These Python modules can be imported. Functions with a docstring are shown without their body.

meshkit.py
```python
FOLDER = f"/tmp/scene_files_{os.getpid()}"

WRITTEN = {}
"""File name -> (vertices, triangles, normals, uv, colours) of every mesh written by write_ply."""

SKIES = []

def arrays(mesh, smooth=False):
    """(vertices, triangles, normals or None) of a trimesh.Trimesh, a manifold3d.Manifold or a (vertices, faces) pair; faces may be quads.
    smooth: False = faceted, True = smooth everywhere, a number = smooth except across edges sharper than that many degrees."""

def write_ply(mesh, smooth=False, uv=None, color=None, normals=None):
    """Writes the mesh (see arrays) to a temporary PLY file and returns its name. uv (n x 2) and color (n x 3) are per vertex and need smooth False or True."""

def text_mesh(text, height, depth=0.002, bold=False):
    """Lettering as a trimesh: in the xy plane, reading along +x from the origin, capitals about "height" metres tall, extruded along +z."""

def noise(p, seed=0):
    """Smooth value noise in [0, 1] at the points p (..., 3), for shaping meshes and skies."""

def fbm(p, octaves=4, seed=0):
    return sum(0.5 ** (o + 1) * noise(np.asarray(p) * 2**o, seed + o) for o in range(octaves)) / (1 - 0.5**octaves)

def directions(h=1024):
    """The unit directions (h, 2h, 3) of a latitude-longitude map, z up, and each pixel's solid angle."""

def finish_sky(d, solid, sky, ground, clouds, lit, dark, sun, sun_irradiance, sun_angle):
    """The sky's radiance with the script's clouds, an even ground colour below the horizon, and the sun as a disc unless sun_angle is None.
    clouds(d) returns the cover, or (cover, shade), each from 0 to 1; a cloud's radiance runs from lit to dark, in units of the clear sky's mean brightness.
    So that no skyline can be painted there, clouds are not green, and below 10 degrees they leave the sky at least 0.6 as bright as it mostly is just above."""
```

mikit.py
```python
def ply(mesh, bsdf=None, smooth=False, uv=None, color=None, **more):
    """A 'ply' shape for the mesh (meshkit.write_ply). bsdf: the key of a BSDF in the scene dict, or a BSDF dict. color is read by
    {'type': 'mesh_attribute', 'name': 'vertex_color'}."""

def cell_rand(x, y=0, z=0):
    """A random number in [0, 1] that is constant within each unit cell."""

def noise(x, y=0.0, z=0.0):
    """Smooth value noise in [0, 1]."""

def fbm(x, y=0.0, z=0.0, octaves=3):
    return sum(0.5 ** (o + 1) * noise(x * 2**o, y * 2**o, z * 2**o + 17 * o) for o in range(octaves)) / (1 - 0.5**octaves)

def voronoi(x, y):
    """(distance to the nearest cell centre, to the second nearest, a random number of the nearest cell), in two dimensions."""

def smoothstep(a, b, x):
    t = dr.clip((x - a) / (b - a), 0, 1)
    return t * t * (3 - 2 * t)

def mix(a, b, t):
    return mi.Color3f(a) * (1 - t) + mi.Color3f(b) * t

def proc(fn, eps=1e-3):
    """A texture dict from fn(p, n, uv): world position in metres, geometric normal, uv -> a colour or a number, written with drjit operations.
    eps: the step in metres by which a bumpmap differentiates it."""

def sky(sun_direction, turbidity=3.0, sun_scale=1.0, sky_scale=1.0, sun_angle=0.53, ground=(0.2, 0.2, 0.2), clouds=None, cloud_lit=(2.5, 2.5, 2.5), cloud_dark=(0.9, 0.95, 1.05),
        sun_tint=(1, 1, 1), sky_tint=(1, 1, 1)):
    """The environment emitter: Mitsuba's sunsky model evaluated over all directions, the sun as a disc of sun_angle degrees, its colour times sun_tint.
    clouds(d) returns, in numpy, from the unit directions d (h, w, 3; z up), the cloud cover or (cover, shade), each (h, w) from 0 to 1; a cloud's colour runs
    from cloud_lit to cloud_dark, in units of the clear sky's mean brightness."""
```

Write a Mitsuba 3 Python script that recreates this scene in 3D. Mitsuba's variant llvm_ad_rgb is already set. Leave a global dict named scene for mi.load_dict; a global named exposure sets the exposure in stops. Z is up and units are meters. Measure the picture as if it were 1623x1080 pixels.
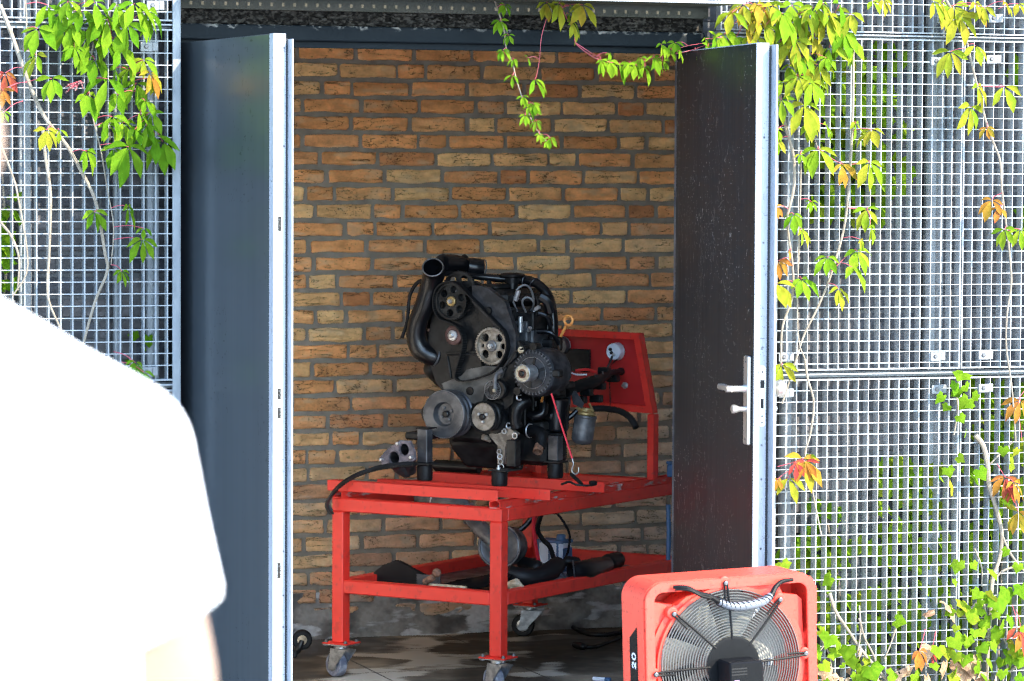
import math, random
import numpy as np, trimesh, mitsuba as mi, drjit as dr
import manifold3d as m3
import mikit, meshkit
from mikit import noise, fbm, voronoi, cell_rand, smoothstep, mix
from shapely.geometry import Polygon, Point, LineString, box as sbox
from shapely.ops import unary_union
from shapely import affinity

scene, labels = {}, {}
T = mi.ScalarTransform4f
PI = math.pi
rng = random.Random(11)
nrg = np.random.default_rng(11)

# ---------------------------------------------------------------- camera, sky, exposure
# world: X along the facade to the right, Y into the building, Z up; the front of the gratings is Y = 0, the pavement Z = 0
FPX, PHI, DIST, CAM_H, PITCH, ROLL = 5400.0, math.radians(18.8), 9.8, 1.65, math.radians(2.86), 0.005
CAM = np.array([-DIST * math.sin(PHI), -DIST * math.cos(PHI), CAM_H])
FWD = np.array([math.sin(PHI) * math.cos(PITCH), math.cos(PHI) * math.cos(PITCH), -math.sin(PITCH)])
_R = np.array([math.cos(PHI), -math.sin(PHI), 0.0])
_U = np.cross(_R, FWD)
UPV = _U * math.cos(ROLL) - _R * math.sin(ROLL)
RGT = _R * math.cos(ROLL) + _U * math.sin(ROLL)
scene['camera'] = {'type': 'thinlens', 'fov': math.degrees(2 * math.atan(811.5 / FPX)), 'fov_axis': 'x',
                   'to_world': T().look_at(origin=CAM.tolist(), target=(CAM + FWD).tolist(), up=UPV.tolist()),
                   'aperture_radius': 0.0072, 'focus_distance': 10.6, 'near_clip': 0.05, 'far_clip': 900.0}
SUN_AZ, SUN_EL = math.radians(34.3), math.radians(34.3)
SUN = (math.sin(SUN_AZ) * math.cos(SUN_EL), -math.cos(SUN_AZ) * math.cos(SUN_EL), math.sin(SUN_EL))
scene['sky'] = mikit.sky(SUN, turbidity=3, ground=(0.25, 0.24, 0.23), sky_scale=2.3, sun_scale=0.55, sun_tint=(0.93, 1.0, 1.15))
exposure = 3.95


def ray(x, y):
    return FWD + (x - 811.5) / FPX * RGT - (y - 540.0) / FPX * UPV


def at_y(x, y, Y):
    "the point of the upright plane at depth Y (parallel to the facade) that the survey photo shows at x, y"
    d = ray(x, y)
    return CAM + d * (Y - CAM[1]) / d[1]


# ---------------------------------------------------------------- entries and labels
taken = {}


def key_for(name, parent=None):
    full = f'{parent}__{name}' if parent else name
    n = taken.get(full, -1) + 1
    taken[full] = n
    return full if n == 0 else f'{full}_{n:03d}'


def thing(name, label, cat, group=None):
    k = key_for(name)
    labels[k] = {'label': label, 'category': cat}
    if group:
        labels[k]['group'] = group
    return k


def put(name, mesh, mat, parent=None, smooth=30, M=None, uv=None, color=None, kind=None, label=None):
    k = key_for(name, parent)
    d = mesh if isinstance(mesh, dict) else mikit.ply(mesh, mat, smooth=smooth, uv=uv, color=color)
    if M is not None:
        d = {**d, 'to_world': T(np.asarray(M, float).tolist())}
    scene[k] = d
    if kind or label:
        labels[k] = {}
        if kind:
            labels[k]['kind'] = kind
        if label:
            labels[k]['label'] = label
    return k


def shared(mesh, mat, smooth=30, uv=None):
    return mikit.ply(mesh, mat, smooth=smooth, uv=uv)


def move(x, y, z, a=0.0):
    c, s = math.cos(a), math.sin(a)
    return np.array([[c, -s, 0, x], [s, c, 0, y], [0, 0, 1, z], [0, 0, 0, 1.0]])


# ---------------------------------------------------------------- mesh helpers
cat = trimesh.util.concatenate


def bx(x0, x1, y0, y1, z0, z1, b=0.0):
    if b <= 0:
        m = trimesh.creation.box(extents=(x1 - x0, y1 - y0, z1 - z0))
        m.apply_translation(((x0 + x1) / 2, (y0 + y1) / 2, (z0 + z1) / 2))
        return m
    b = min(b, (x1 - x0) * .45, (y1 - y0) * .45, (z1 - z0) * .45)
    pts = []
    for sx, X in ((1, x0), (-1, x1)):
        for sy, Y in ((1, y0), (-1, y1)):
            for sz, Z in ((1, z0), (-1, z1)):
                pts += [(X, Y + sy * b, Z + sz * b), (X + sx * b, Y, Z + sz * b), (X + sx * b, Y + sy * b, Z)]
    return trimesh.convex.convex_hull(np.array(pts))


def frame_of(a):
    a = np.asarray(a, float) / np.linalg.norm(a)
    h = np.array([0, 0, 1.0]) if abs(a[2]) < 0.9 else np.array([1.0, 0, 0])
    x = np.cross(h, a)
    x /= np.linalg.norm(x)
    return x, np.cross(a, x), a


def lathe(profile, c, axis, n=28, closed=True):
    "profile [(radius, height along axis)] turned about axis through c; ends are capped"
    x, y, a = frame_of(axis)
    th = np.arange(n) * 2 * PI / n
    ring = np.cos(th)[:, None] * x + np.sin(th)[:, None] * y
    prof = list(profile)
    V = [np.asarray(c) + r * ring + h * a for r, h in prof]
    F, k = [], len(prof)
    i = np.arange(n)
    j = (i + 1) % n
    for s in range(k - 1):
        A, B = s * n, (s + 1) * n
        F += [np.stack([A + i, A + j, B + j], 1), np.stack([A + i, B + j, B + i], 1)]
    V = np.vstack(V)
    if closed:
        V = np.vstack([V, [np.asarray(c) + prof[0][1] * a, np.asarray(c) + prof[-1][1] * a]])
        F += [np.stack([i * 0 + k * n, j, i], 1), np.stack([i * 0 + k * n + 1, (k - 1) * n + i, (k - 1) * n + j], 1)]
    return trimesh.Trimesh(V, np.vstack(F), process=False)


def cyl(p0, p1, r, n=16, bev=0.0, r1=None):
    p0, p1 = np.asarray(p0, float), np.asarray(p1, float)
    L = np.linalg.norm(p1 - p0)
    r1 = r if r1 is None else r1
    b = min(bev, r * .4, L * .3)
    prof = [(r - b, 0), (r, b), (r1, L - b), (r1 - b, L)] if b > 0 else [(r, 0), (r1, L)]
    return lathe(prof, p0, p1 - p0, n)


def smooth_path(P, step=6):
    P = np.asarray(P, float)
    if len(P) < 3:
        return P
    Q = np.vstack([2 * P[0] - P[1], P, 2 * P[-1] - P[-2]])
    out = []
    for i in range(1, len(Q) - 2):
        a, b, c, d = Q[i - 1], Q[i], Q[i + 1], Q[i + 2]
        for t in np.arange(step) / step:
            out.append(.5 * (2 * b + (c - a) * t + (2 * a - 5 * b + 4 * c - d) * t * t + (3 * b - a - 3 * c + d) * t ** 3))
    out.append(P[-1])
    return np.array(out)


def tube(P, r, n=10, step=6, flat=None):
    "a round tube along the smoothed path; r a number or one per given point; flat=(dir, w, h): a rectangular band"
    P = np.asarray(P, float)
    rr = np.broadcast_to(np.asarray(r, float), (len(P),)).astype(float)
    S = smooth_path(np.hstack([P, rr[:, None]]), step) if len(P) > 2 else np.hstack([P, rr[:, None]])
    C, R = S[:, :3], S[:, 3]
    tang = np.gradient(C, axis=0)
    tang /= np.linalg.norm(tang, axis=1, keepdims=True) + 1e-12
    x, y, _ = frame_of(tang[0])
    V = []
    th = np.arange(n) * 2 * PI / n
    for c, t, q in zip(C, tang, R):
        x = x - t * (x @ t)
        x /= np.linalg.norm(x)
        y = np.cross(t, x)
        V.append(c + q * (np.cos(th)[:, None] * x + np.sin(th)[:, None] * y))
    k = len(C)
    V = np.vstack(V + [C[:1], C[-1:]])
    i = np.arange(n)
    j = (i + 1) % n
    F = []
    for s in range(k - 1):
        A, B = s * n, (s + 1) * n
        F += [np.stack([A + i, A + j, B + j], 1), np.stack([A + i, B + j, B + i], 1)]
    F += [np.stack([i * 0 + k * n, j, i], 1), np.stack([i * 0 + k * n + 1, (k - 1) * n + i, (k - 1) * n + j], 1)]
    return trimesh.Trimesh(V, np.vstack(F), process=False)


def hollow(P, r, wall=0.002, n=20, step=6):
    "an open pipe: outer and inner skins joined at the ends"
    P = np.asarray(P, float)
    rr = np.broadcast_to(np.asarray(r, float), (len(P),)).astype(float)
    o = tube(P, rr, n, step)
    q = tube(P, rr - wall, n, step)
    nv = len(o.vertices) - 2
    V = np.vstack([o.vertices[:nv], q.vertices[:nv]])
    fo = o.faces[(o.faces < nv).all(1)]
    fi = q.faces[(q.faces < nv).all(1)][:, ::-1] + nv
    i = np.arange(n)
    j = (i + 1) % n
    e = nv - n
    caps = [np.stack([j, i, i + nv], 1), np.stack([j, i + nv, j + nv], 1), np.stack([e + i, e + j, e + j + nv], 1), np.stack([e + i, e + j + nv, e + i + nv], 1)]
    return trimesh.Trimesh(V, np.vstack([fo, fi] + caps), process=False)


def band(P, width_dir, w, t, step=6):
    "a flat strap along the path: w wide along width_dir, t thick"
    C = smooth_path(P, step)
    d = np.asarray(width_dir, float) / np.linalg.norm(width_dir)
    tang = np.gradient(C, axis=0)
    tang /= np.linalg.norm(tang, axis=1, keepdims=True) + 1e-12
    nn = np.cross(tang, d)
    nn /= np.linalg.norm(nn, axis=1, keepdims=True) + 1e-12
    V = np.stack([C + d * w / 2 + nn * t / 2, C - d * w / 2 + nn * t / 2, C - d * w / 2 - nn * t / 2, C + d * w / 2 - nn * t / 2], 1).reshape(-1, 3)
    F = []
    for s in range(len(C) - 1):
        for q in range(4):
            a, b = s * 4 + q, s * 4 + (q + 1) % 4
            F += [(a, b, b + 4), (a, b + 4, a + 4)]
    e = (len(C) - 1) * 4
    F += [(0, 2, 1), (0, 3, 2), (e, e + 1, e + 2), (e, e + 2, e + 3)]
    return trimesh.Trimesh(V, np.array(F), process=False)


def torus(c, axis, R, r, n=40, m=8, a0=0.0, a1=2 * PI):
    x, y, a = frame_of(axis)
    full = a1 - a0 > 2 * PI - 1e-6
    th = np.linspace(a0, a1, n + 1)[:n if full else n + 1]
    P = [np.asarray(c) + R * (math.cos(t) * x + math.sin(t) * y) for t in th]
    if not full:
        return tube(P, r, m, step=1)
    ph = np.arange(m) * 2 * PI / m
    V = np.vstack([p + r * (np.cos(ph)[:, None] * ((p - c) / R) + np.sin(ph)[:, None] * a) for p in P])
    F = []
    i = np.arange(m)
    j = (i + 1) % m
    for s in range(n):
        A, B = s * m, ((s + 1) % n) * m
        F += [np.stack([A + i, A + j, B + j], 1), np.stack([A + i, B + j, B + i], 1)]
    return trimesh.Trimesh(V, np.vstack(F), process=False)


def extr(poly, h):
    gs = getattr(poly, 'geoms', [poly])
    return cat([trimesh.creation.extrude_polygon(g, h, engine='earcut') for g in gs if g.area > 1e-9])


def blob(chain, edge=0.012, it=8, extra=()):
    "one continuous smooth skin over hulls of spheres: chain = [(p, r, q, s), ...]"
    parts = []
    for p, r, q, s in chain:
        a = m3.Manifold.sphere(r, 20).translate(tuple(map(float, p)))
        b = m3.Manifold.sphere(s, 20).translate(tuple(map(float, q)))
        parts.append(m3.Manifold.batch_hull([a, b]))
    parts += list(extra)
    M = m3.Manifold.batch_boolean(parts, m3.OpType.Add)
    M = M.refine_to_length(edge)
    d = M.to_mesh()
    t = trimesh.Trimesh(d.vert_properties[:, :3], d.tri_verts, process=True)
    trimesh.smoothing.filter_taubin(t, iterations=it)
    return t


def ell(c, rx, ry, rz, n=24):
    return m3.Manifold.sphere(1.0, n).scale((rx, ry, rz)).translate(tuple(map(float, c)))


# ---------------------------------------------------------------- materials
def mat(name, color, rough=0.5, metal=0.0, spec=0.5, bump=None, rough_fn=None, **kw):
    c = mikit.proc(color) if callable(color) else {'type': 'rgb', 'value': list(color)}
    p = {'type': 'principled', 'base_color': c, 'roughness': mikit.proc(rough_fn) if rough_fn else rough, 'metallic': metal, 'specular': spec, **kw}
    if bump:
        p = {'type': 'bumpmap', 'arbitrary': mikit.proc(bump[0], eps=bump[2] if len(bump) > 2 else 1e-3), 'scale': bump[1], 'bsdf': p}
    scene[name] = {'type': 'twosided', 'bsdf': p}
    return name


def brick_c(p, n, uv):
    t, v = uv.x, uv.y
    a = mix((0.72, 0.345, 0.135), (0.78, 0.50, 0.225), smoothstep(.30, .62, t))
    a = mix(a, (0.62, 0.27, 0.11), smoothstep(.86, 1.0, t))
    f = fbm(p.x * 28, p.z * 55, p.y * 9, 4)
    g = fbm(p.x * 150 + 5, p.z * 190, 3, 2)
    a = a * (0.62 + 0.70 * f) * (0.86 + .28 * g) * (.80 + .40 * v)
    a = mix(a, (0.56, 0.45, 0.29), smoothstep(.55, .8, fbm(p.x * 17 + 40, p.z * 40, 1, 3)) * .45)
    # exhaust soot and dust that has greyed the low and the right-hand bricks
    s = smoothstep(.25, 1.15, (1.55 - p.z) * .55 + (p.x - .35) * .42 + (fbm(p.x * 3, p.z * 3, 7, 3) - .5) * .7)
    lum = mi.luminance(a)
    a = mix(a, mi.Color3f(lum * 1.05, lum * 1.0, lum * .90), s * .62) * (1 + .06 * s)
    pit = smoothstep(.80, .87, noise(p.x * 130, p.z * 190, 3)) * smoothstep(.5, .7, noise(p.x * 13, p.z * 24, 8))
    q = fbm(p.x * 22 + 3 * fbm(p.x * 9, p.z * 22, 4, 2), p.z * 62 + uv.y * 9, 0, 4)
    cr = smoothstep(.030, .0, dr.abs(q - .5)) * smoothstep(.36, .56, noise(p.x * 9 + 3, p.z * 17, 4))
    a = a * (1 - .6 * pit) * (1 - .80 * cr)
    w = smoothstep(.26, .05, p.z + (fbm(p.x * 7, p.z * 9, 2, 3) - .5) * .22) * smoothstep(.35, .62, fbm(p.x * 12, p.z * 30, 5, 3))
    return mix(a, (0.34, 0.33, 0.31), w * .75)


def brick_b(p, n, uv):
    q = fbm(p.x * 22 + 3 * fbm(p.x * 9, p.z * 22, 4, 2), p.z * 62 + uv.y * 9, 0, 4)
    crease = dr.abs(q - .5)
    return 1.1 * smoothstep(0, .05, crease) + .5 * fbm(p.x * 120, p.z * 150, 2, 3) + .5 * q


mat('m_brick', brick_c, .92, spec=.2, bump=(brick_b, .0055, 8e-4))


def mortar_c(p, n, uv):
    f = fbm(p.x * 40, p.z * 40, p.y * 40, 3)
    w = smoothstep(.2, .05, p.z + (fbm(p.x * 7, p.z * 9, 2, 3) - .5) * .2)
    return mix(mix((0.17, 0.152, 0.125), (0.31, 0.285, 0.24), f), (.28, .27, .25), w * .6)


mat('m_mortar', mortar_c, .97, spec=.1, bump=(lambda p, n, uv: fbm(p.x * 130, p.z * 130, p.y * 130, 3), .004))


def facade_c(p, n, uv):
    row = dr.floor(p.z / .0614)
    x = p.x / .212 + .5 * (row - 2 * dr.floor(row / 2)) + .23 * cell_rand(row)
    fx, fz = x - dr.floor(x), p.z / .0614 - row
    j = dr.maximum(smoothstep(.035, .015, dr.minimum(fx, 1 - fx)), smoothstep(.14, .07, dr.minimum(fz, 1 - fz)))
    c = mix((0.058, 0.063, 0.074), (0.115, 0.11, 0.112), cell_rand(dr.floor(x), row)) * (.6 + .8 * fbm(p.x * 30, p.z * 50, 2, 3))
    return mix(c, (0.10, 0.105, 0.11), j)


def facade_b(p, n, uv):
    row = dr.floor(p.z / .0614)
    x = p.x / .212 + .5 * (row - 2 * dr.floor(row / 2)) + .23 * cell_rand(row)
    fx, fz = x - dr.floor(x), p.z / .0614 - row
    j = dr.maximum(smoothstep(.035, .015, dr.minimum(fx, 1 - fx)), smoothstep(.14, .07, dr.minimum(fz, 1 - fz)))
    return 1 - j + .5 * fbm(p.x * 60, p.z * 80, 2, 3)


mat('m_facade', facade_c, .95, spec=.15, bump=(facade_b, .006))


def galv_c(p, n, uv):
    f = fbm(p.x * 60 + p.y * 40, p.z * 22, p.y * 30, 3)
    return mix((0.17, 0.195, 0.215), (0.29, 0.315, 0.335), f)


mat('m_galv', galv_c, .5, metal=.25, spec=.5)
mat('m_bar', lambda p, n, uv: mix((0.23, 0.25, 0.265), (0.37, 0.39, 0.40), fbm(p.x * 50, p.z * 25, p.y * 80, 3)), .5, metal=.1)
mat('m_clip', (.22, .23, .24), .5, metal=.1)
mat('m_bolt', (.14, .14, .145), .4, metal=.6)


def floor_c(p, n, uv):
    f = fbm(p.x * 3.2, p.y * 3.2, 0, 4)
    g = fbm(p.x * 28, p.y * 28, 3, 3)
    c = mix((0.055, 0.044, 0.032), (0.23, 0.19, 0.14), smoothstep(.32, .72, f)) * (.72 + .5 * g)
    c = mix(c, (.50, .45, .37), smoothstep(.56, .68, fbm(p.x * 4 + 3, p.y * 5, 2, 4)) * .7)
    oil = smoothstep(.50, .60, fbm(p.x * 2.1 + 9, p.y * 2.6 + 4, 5, 4))
    jx, jy = p.x / .5 - dr.floor(p.x / .5), (p.y + .13) / .5 - dr.floor((p.y + .13) / .5)
    j = smoothstep(.012, .004, dr.minimum(dr.minimum(jx, 1 - jx), dr.minimum(jy, 1 - jy)))
    return mix(mix(c, (.035, .03, .026), oil * .85), (.05, .045, .04), j * .8)


mat('m_floor', floor_c, .8, spec=.3, rough_fn=lambda p, n, uv: .85 - .5 * smoothstep(.50, .60, fbm(p.x * 2.1 + 9, p.y * 2.6 + 4, 5, 4)),
    bump=(lambda p, n, uv: fbm(p.x * 40, p.y * 40, 0, 4), .004))


def pave_c(p, n, uv):
    f = fbm(p.x * 9, p.y * 9, 0, 3)
    row = dr.floor(p.y / .105)
    x = p.x / .21 + .5 * (row - 2 * dr.floor(row / 2))
    fx, fy = x - dr.floor(x), p.y / .105 - row
    j = dr.maximum(smoothstep(.04, .02, dr.minimum(fx, 1 - fx)), smoothstep(.08, .04, dr.minimum(fy, 1 - fy)))
    return mix(mix((.35, .345, .34), (.46, .45, .44), f) * (.8 + .35 * cell_rand(dr.floor(x), row)), (.10, .09, .07), j)


mat('m_pave', pave_c, .9, spec=.2)
mat('m_inside', (.76, .75, .73), .9, spec=.2)
mat('m_ceiling', (.80, .80, .79), .9, spec=.2)


def leaf_paint_c(p, n, uv):
    s = fbm(p.y * 4, p.z * .8, p.x * 4, 3)
    d = smoothstep(.86, .91, noise(p.y * 130, p.z * 110, 2)) * smoothstep(.56, .72, fbm(p.y * 5, p.z * 5, 5, 2))
    st = fbm(p.y * 45, p.z * 1.2, 1, 3)
    return mix((0.024, 0.030, 0.036), (0.043, 0.051, 0.056), .5 * s + .5 * st) * (1 - .5 * d)


mat('m_door_out', leaf_paint_c, .24, spec=.55, rough_fn=lambda p, n, uv: .20 + .14 * fbm(p.y * 11, p.z * 3, p.x * 9, 3))


def door_in_c(p, n, uv):
    st = fbm(p.y * 90, p.z * 2.2, p.x * 9, 3)
    c = mix((0.006, 0.0072, 0.0092), (0.015, 0.0165, 0.019), st)
    w = p.y + .06 * fbm(p.y * 9, p.z * 7, 6, 3)
    v = p.z + .05 * fbm(p.y * 12 + 7, p.z * 9, 2, 3)
    sc = smoothstep(.80, .88, noise(w * 260, v * 60, 4)) * smoothstep(.50, .70, fbm(p.y * 8, p.z * 5, 3, 3))
    sc = dr.maximum(sc, smoothstep(.84, .90, noise(w * 70, v * 240, 4)) * smoothstep(.52, .70, fbm(p.y * 7 + 4, p.z * 4, 8, 3)))
    dot = smoothstep(.90, .94, noise(p.y * 150, p.z * 120, 9)) * smoothstep(.50, .72, fbm(p.y * 5, p.z * 5, 1, 2))
    return mix(c, (.30, .29, .27), dr.minimum(sc * .10 + dot * .40, 1))


mat('m_door_in', door_in_c, .3, spec=.36, rough_fn=lambda p, n, uv: .26 + .25 * fbm(p.y * 8, p.z * 5, 1, 3))
mat('m_edge', lambda p, n, uv: mix((.28, .30, .33), (.36, .38, .41), fbm(p.x * 30, p.z * 9, p.y * 30, 3)) * (1 - .5 * smoothstep(.84, .90, noise(p.x * 260 + p.y * 240, p.z * 230, 1)) * smoothstep(.45, .6, fbm(p.z * 9, p.x * 30, p.y * 30, 2))), .4, metal=.1)
mat('m_gasket', (.03, .032, .036), .6)
mat('m_steel', (.56, .56, .55), .3, metal=.9)
mat('m_nickel', (.62, .59, .54), .33, metal=.85)
mat('m_hole', (.01, .01, .01), .8)


def header_c(p, n, uv):
    w = smoothstep(.013, .0, 2.058 - p.z + .030 * (fbm(p.x * 60, p.z * 60, 3, 3) - .3)) * smoothstep(.40, .60, fbm(p.x * 90, p.z * 130, 1, 3))
    return mix(mix((.006, .010, .014), (.012, .017, .021), fbm(p.x * 6, p.z * 20, 1, 3)), (.22, .22, .21), w)


mat('m_header', header_c, .6, spec=.1)
mat('m_rubble', lambda p, n, uv: mix((.012, .011, .010), (.075, .07, .062), smoothstep(.35, .8, fbm(p.x * 110, p.z * 170, p.y * 90, 4))), .95, spec=.1,
    bump=(lambda p, n, uv: fbm(p.x * 45, p.z * 70, 0, 4), .02))
mat('m_flash', lambda p, n, uv: mix((.028, .032, .022), (.06, .058, .048), fbm(p.x * 8, p.z * 40, 2, 3)), .6, metal=.2)


def red_c(p, n, uv):
    f = fbm(p.x * 12, p.y * 12, p.z * 12, 4)
    c = mix((.60, .022, .014), (.74, .040, .024), f)
    g = smoothstep(.60, .74, fbm(p.x * 45, p.y * 45, p.z * 30, 4))
    scr = smoothstep(.83, .88, noise(p.x * 160, p.y * 160, p.z * 55))
    return mix(mix(c, (.11, .03, .025), g * .22), (.14, .08, .07), scr * .3)


mat('m_red', red_c, .42, spec=.5)
mat('m_redworn', lambda p, n, uv: mix(red_c(p, n, uv), (.5, .42, .4), smoothstep(.58, .70, fbm(p.x * 22, p.y * 22, p.z * 60, 4)) * .8), .45)


def grime(a, b, s=40.0):
    return lambda p, n, uv: mix(a, b, smoothstep(.3, .75, fbm(p.x * s, p.y * s, p.z * s, 4)))


mat('m_black', grime((.003, .0035, .0045), (.013, .0135, .014), 30), .34, spec=.35)
mat('m_cast', grime((.006, .0065, .007), (.028, .0275, .0265), 26), .45, metal=.2, spec=.35)
mat('m_grey', grime((.10, .10, .105), (.22, .215, .21), 30), .45, metal=.4)
mat('m_darkst', grime((.055, .06, .07), (.13, .135, .145), 30), .34, metal=.6)
mat('m_tan', grime((.17, .14, .105), (.36, .31, .25), 60), .55, metal=.3)
mat('m_alu', grime((.40, .40, .40), (.62, .62, .61), 60), .38, metal=.7)
mat('m_brass', grime((.34, .23, .09), (.52, .38, .17), 60), .45, metal=.6)
mat('m_rust', grime((.09, .045, .03), (.24, .12, .07), 60), .8)
mat('m_rubber', (.006, .0065, .0075), .5, spec=.3)
mat('m_hose', (.004, .0045, .006), .28, spec=.5)
mat('m_blue', (.045, .11, .22), .45)
mat('m_white', (.62, .66, .72), .5)
mat('m_cream', grime((.34, .27, .17), (.60, .50, .36), 90), .5)
mat('m_alternator', grime((.014, .0155, .019), (.042, .045, .052), 34), .5, metal=.2)
mat('m_fin', grime((.05, .054, .062), (.11, .115, .125), 40), .45, metal=.4)
mat('m_orange', (1.0, .40, .10), .35, spec=.6)
mat('m_cord', (.75, .03, .05), .5)
mat('m_panel', lambda p, n, uv: mix((.36, .012, .014), (.46, .02, .018), fbm(p.x * 20, p.y * 20, p.z * 20, 3)), .4)
mat('m_gasketgrey', grime((.08, .07, .08), (.20, .17, .185), 50), .7)
mat('m_fanred', lambda p, n, uv: mix((.70, .056, .034), (.77, .074, .046), fbm(p.x * 14, p.y * 14, p.z * 14, 3)) * (1 - .25 * smoothstep(.76, .82, noise(p.x * 160, p.y * 160, p.z * 90))), .38, spec=.5)
mat('m_wire', (.20, .195, .185), .3, metal=.8)
mat('m_blackbar', (.004, .004, .0045), .5, spec=.2)
mat('m_blade', (.22, .23, .20), .4)
mat('m_motor', (.0035, .004, .005), .55, spec=.15)
mat('m_wrap', (.16, .175, .20), .3, metal=.1)
mat('m_sticker', (.36, .22, .42), .5)
mat('m_castor', grime((.34, .36, .38), (.60, .62, .64), 60), .3, metal=.9)
mat('m_tyre', grime((.10, .11, .15), (.24, .25, .29), 50), .55)
mat('m_plaster', lambda p, n, uv: mix(mix((.10, .095, .09), (.28, .27, .25), smoothstep(.25, .75, fbm(p.x * 14, p.z * 22, 2, 4))), (.58, .59, .60), smoothstep(.50, .62, fbm(p.x * 8 + 4, p.z * 26, 5, 4)) * .8) * (.75 + .4 * fbm(p.x * 90, p.z * 90, 1, 3)), .95, bump=(lambda p, n, uv: fbm(p.x * 60, p.z * 60, 0, 4), .01))
mat('m_concrete', (.3, .29, .27), .9)
mat('m_tshirt', lambda p, n, uv: (.84 + .03 * fbm(p.x * 20, p.y * 20, p.z * 20, 2)) * mi.Color3f(1, 1, 1), .85, spec=.15)
mat('m_skin', (.28, .185, .13), .5, spec=.4)
mat('m_hair', (.07, .045, .03), .6)
mat('m_trousers', (.05, .06, .09), .85)
mat('m_shoe', (.04, .04, .04), .5)


def leaf_c(p, n, uv):
    h, v = uv.x, uv.y
    c = mix((.095, .23, .012), (.19, .33, .02), smoothstep(0, .25, h))
    c = mix(c, (.31, .31, .03), smoothstep(.25, .5, h))
    c = mix(c, (.40, .18, .035), smoothstep(.5, .78, h))
    c = mix(c, (.38, .06, .055), smoothstep(.8, 1.0, h))
    f = fbm(p.x * 60, p.z * 60, p.y * 60, 3)
    return c * (.70 + .55 * f) * (.85 + .3 * v)


scene['m_leaf'] = {'type': 'principledthin', 'base_color': mikit.proc(leaf_c), 'roughness': .42, 'diff_trans': 0.85, 'spec_trans': 0.0, 'eta': 1.4}
mat('m_dead', grime((.24, .13, .07), (.42, .27, .17), 50), .8)
mat('m_stem', lambda p, n, uv: mix((.15, .12, .09), (.33, .29, .23), fbm(p.x * 50, p.z * 50, p.y * 50, 3)), .85)
mat('m_petiole', (.42, .07, .10), .5)
mat('m_berry', (.20, .10, .10), .5)

# ---------------------------------------------------------------- ground and building
def structure(name, mesh, m, **k):
    return put(name, mesh, m, kind='structure', **k)


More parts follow.
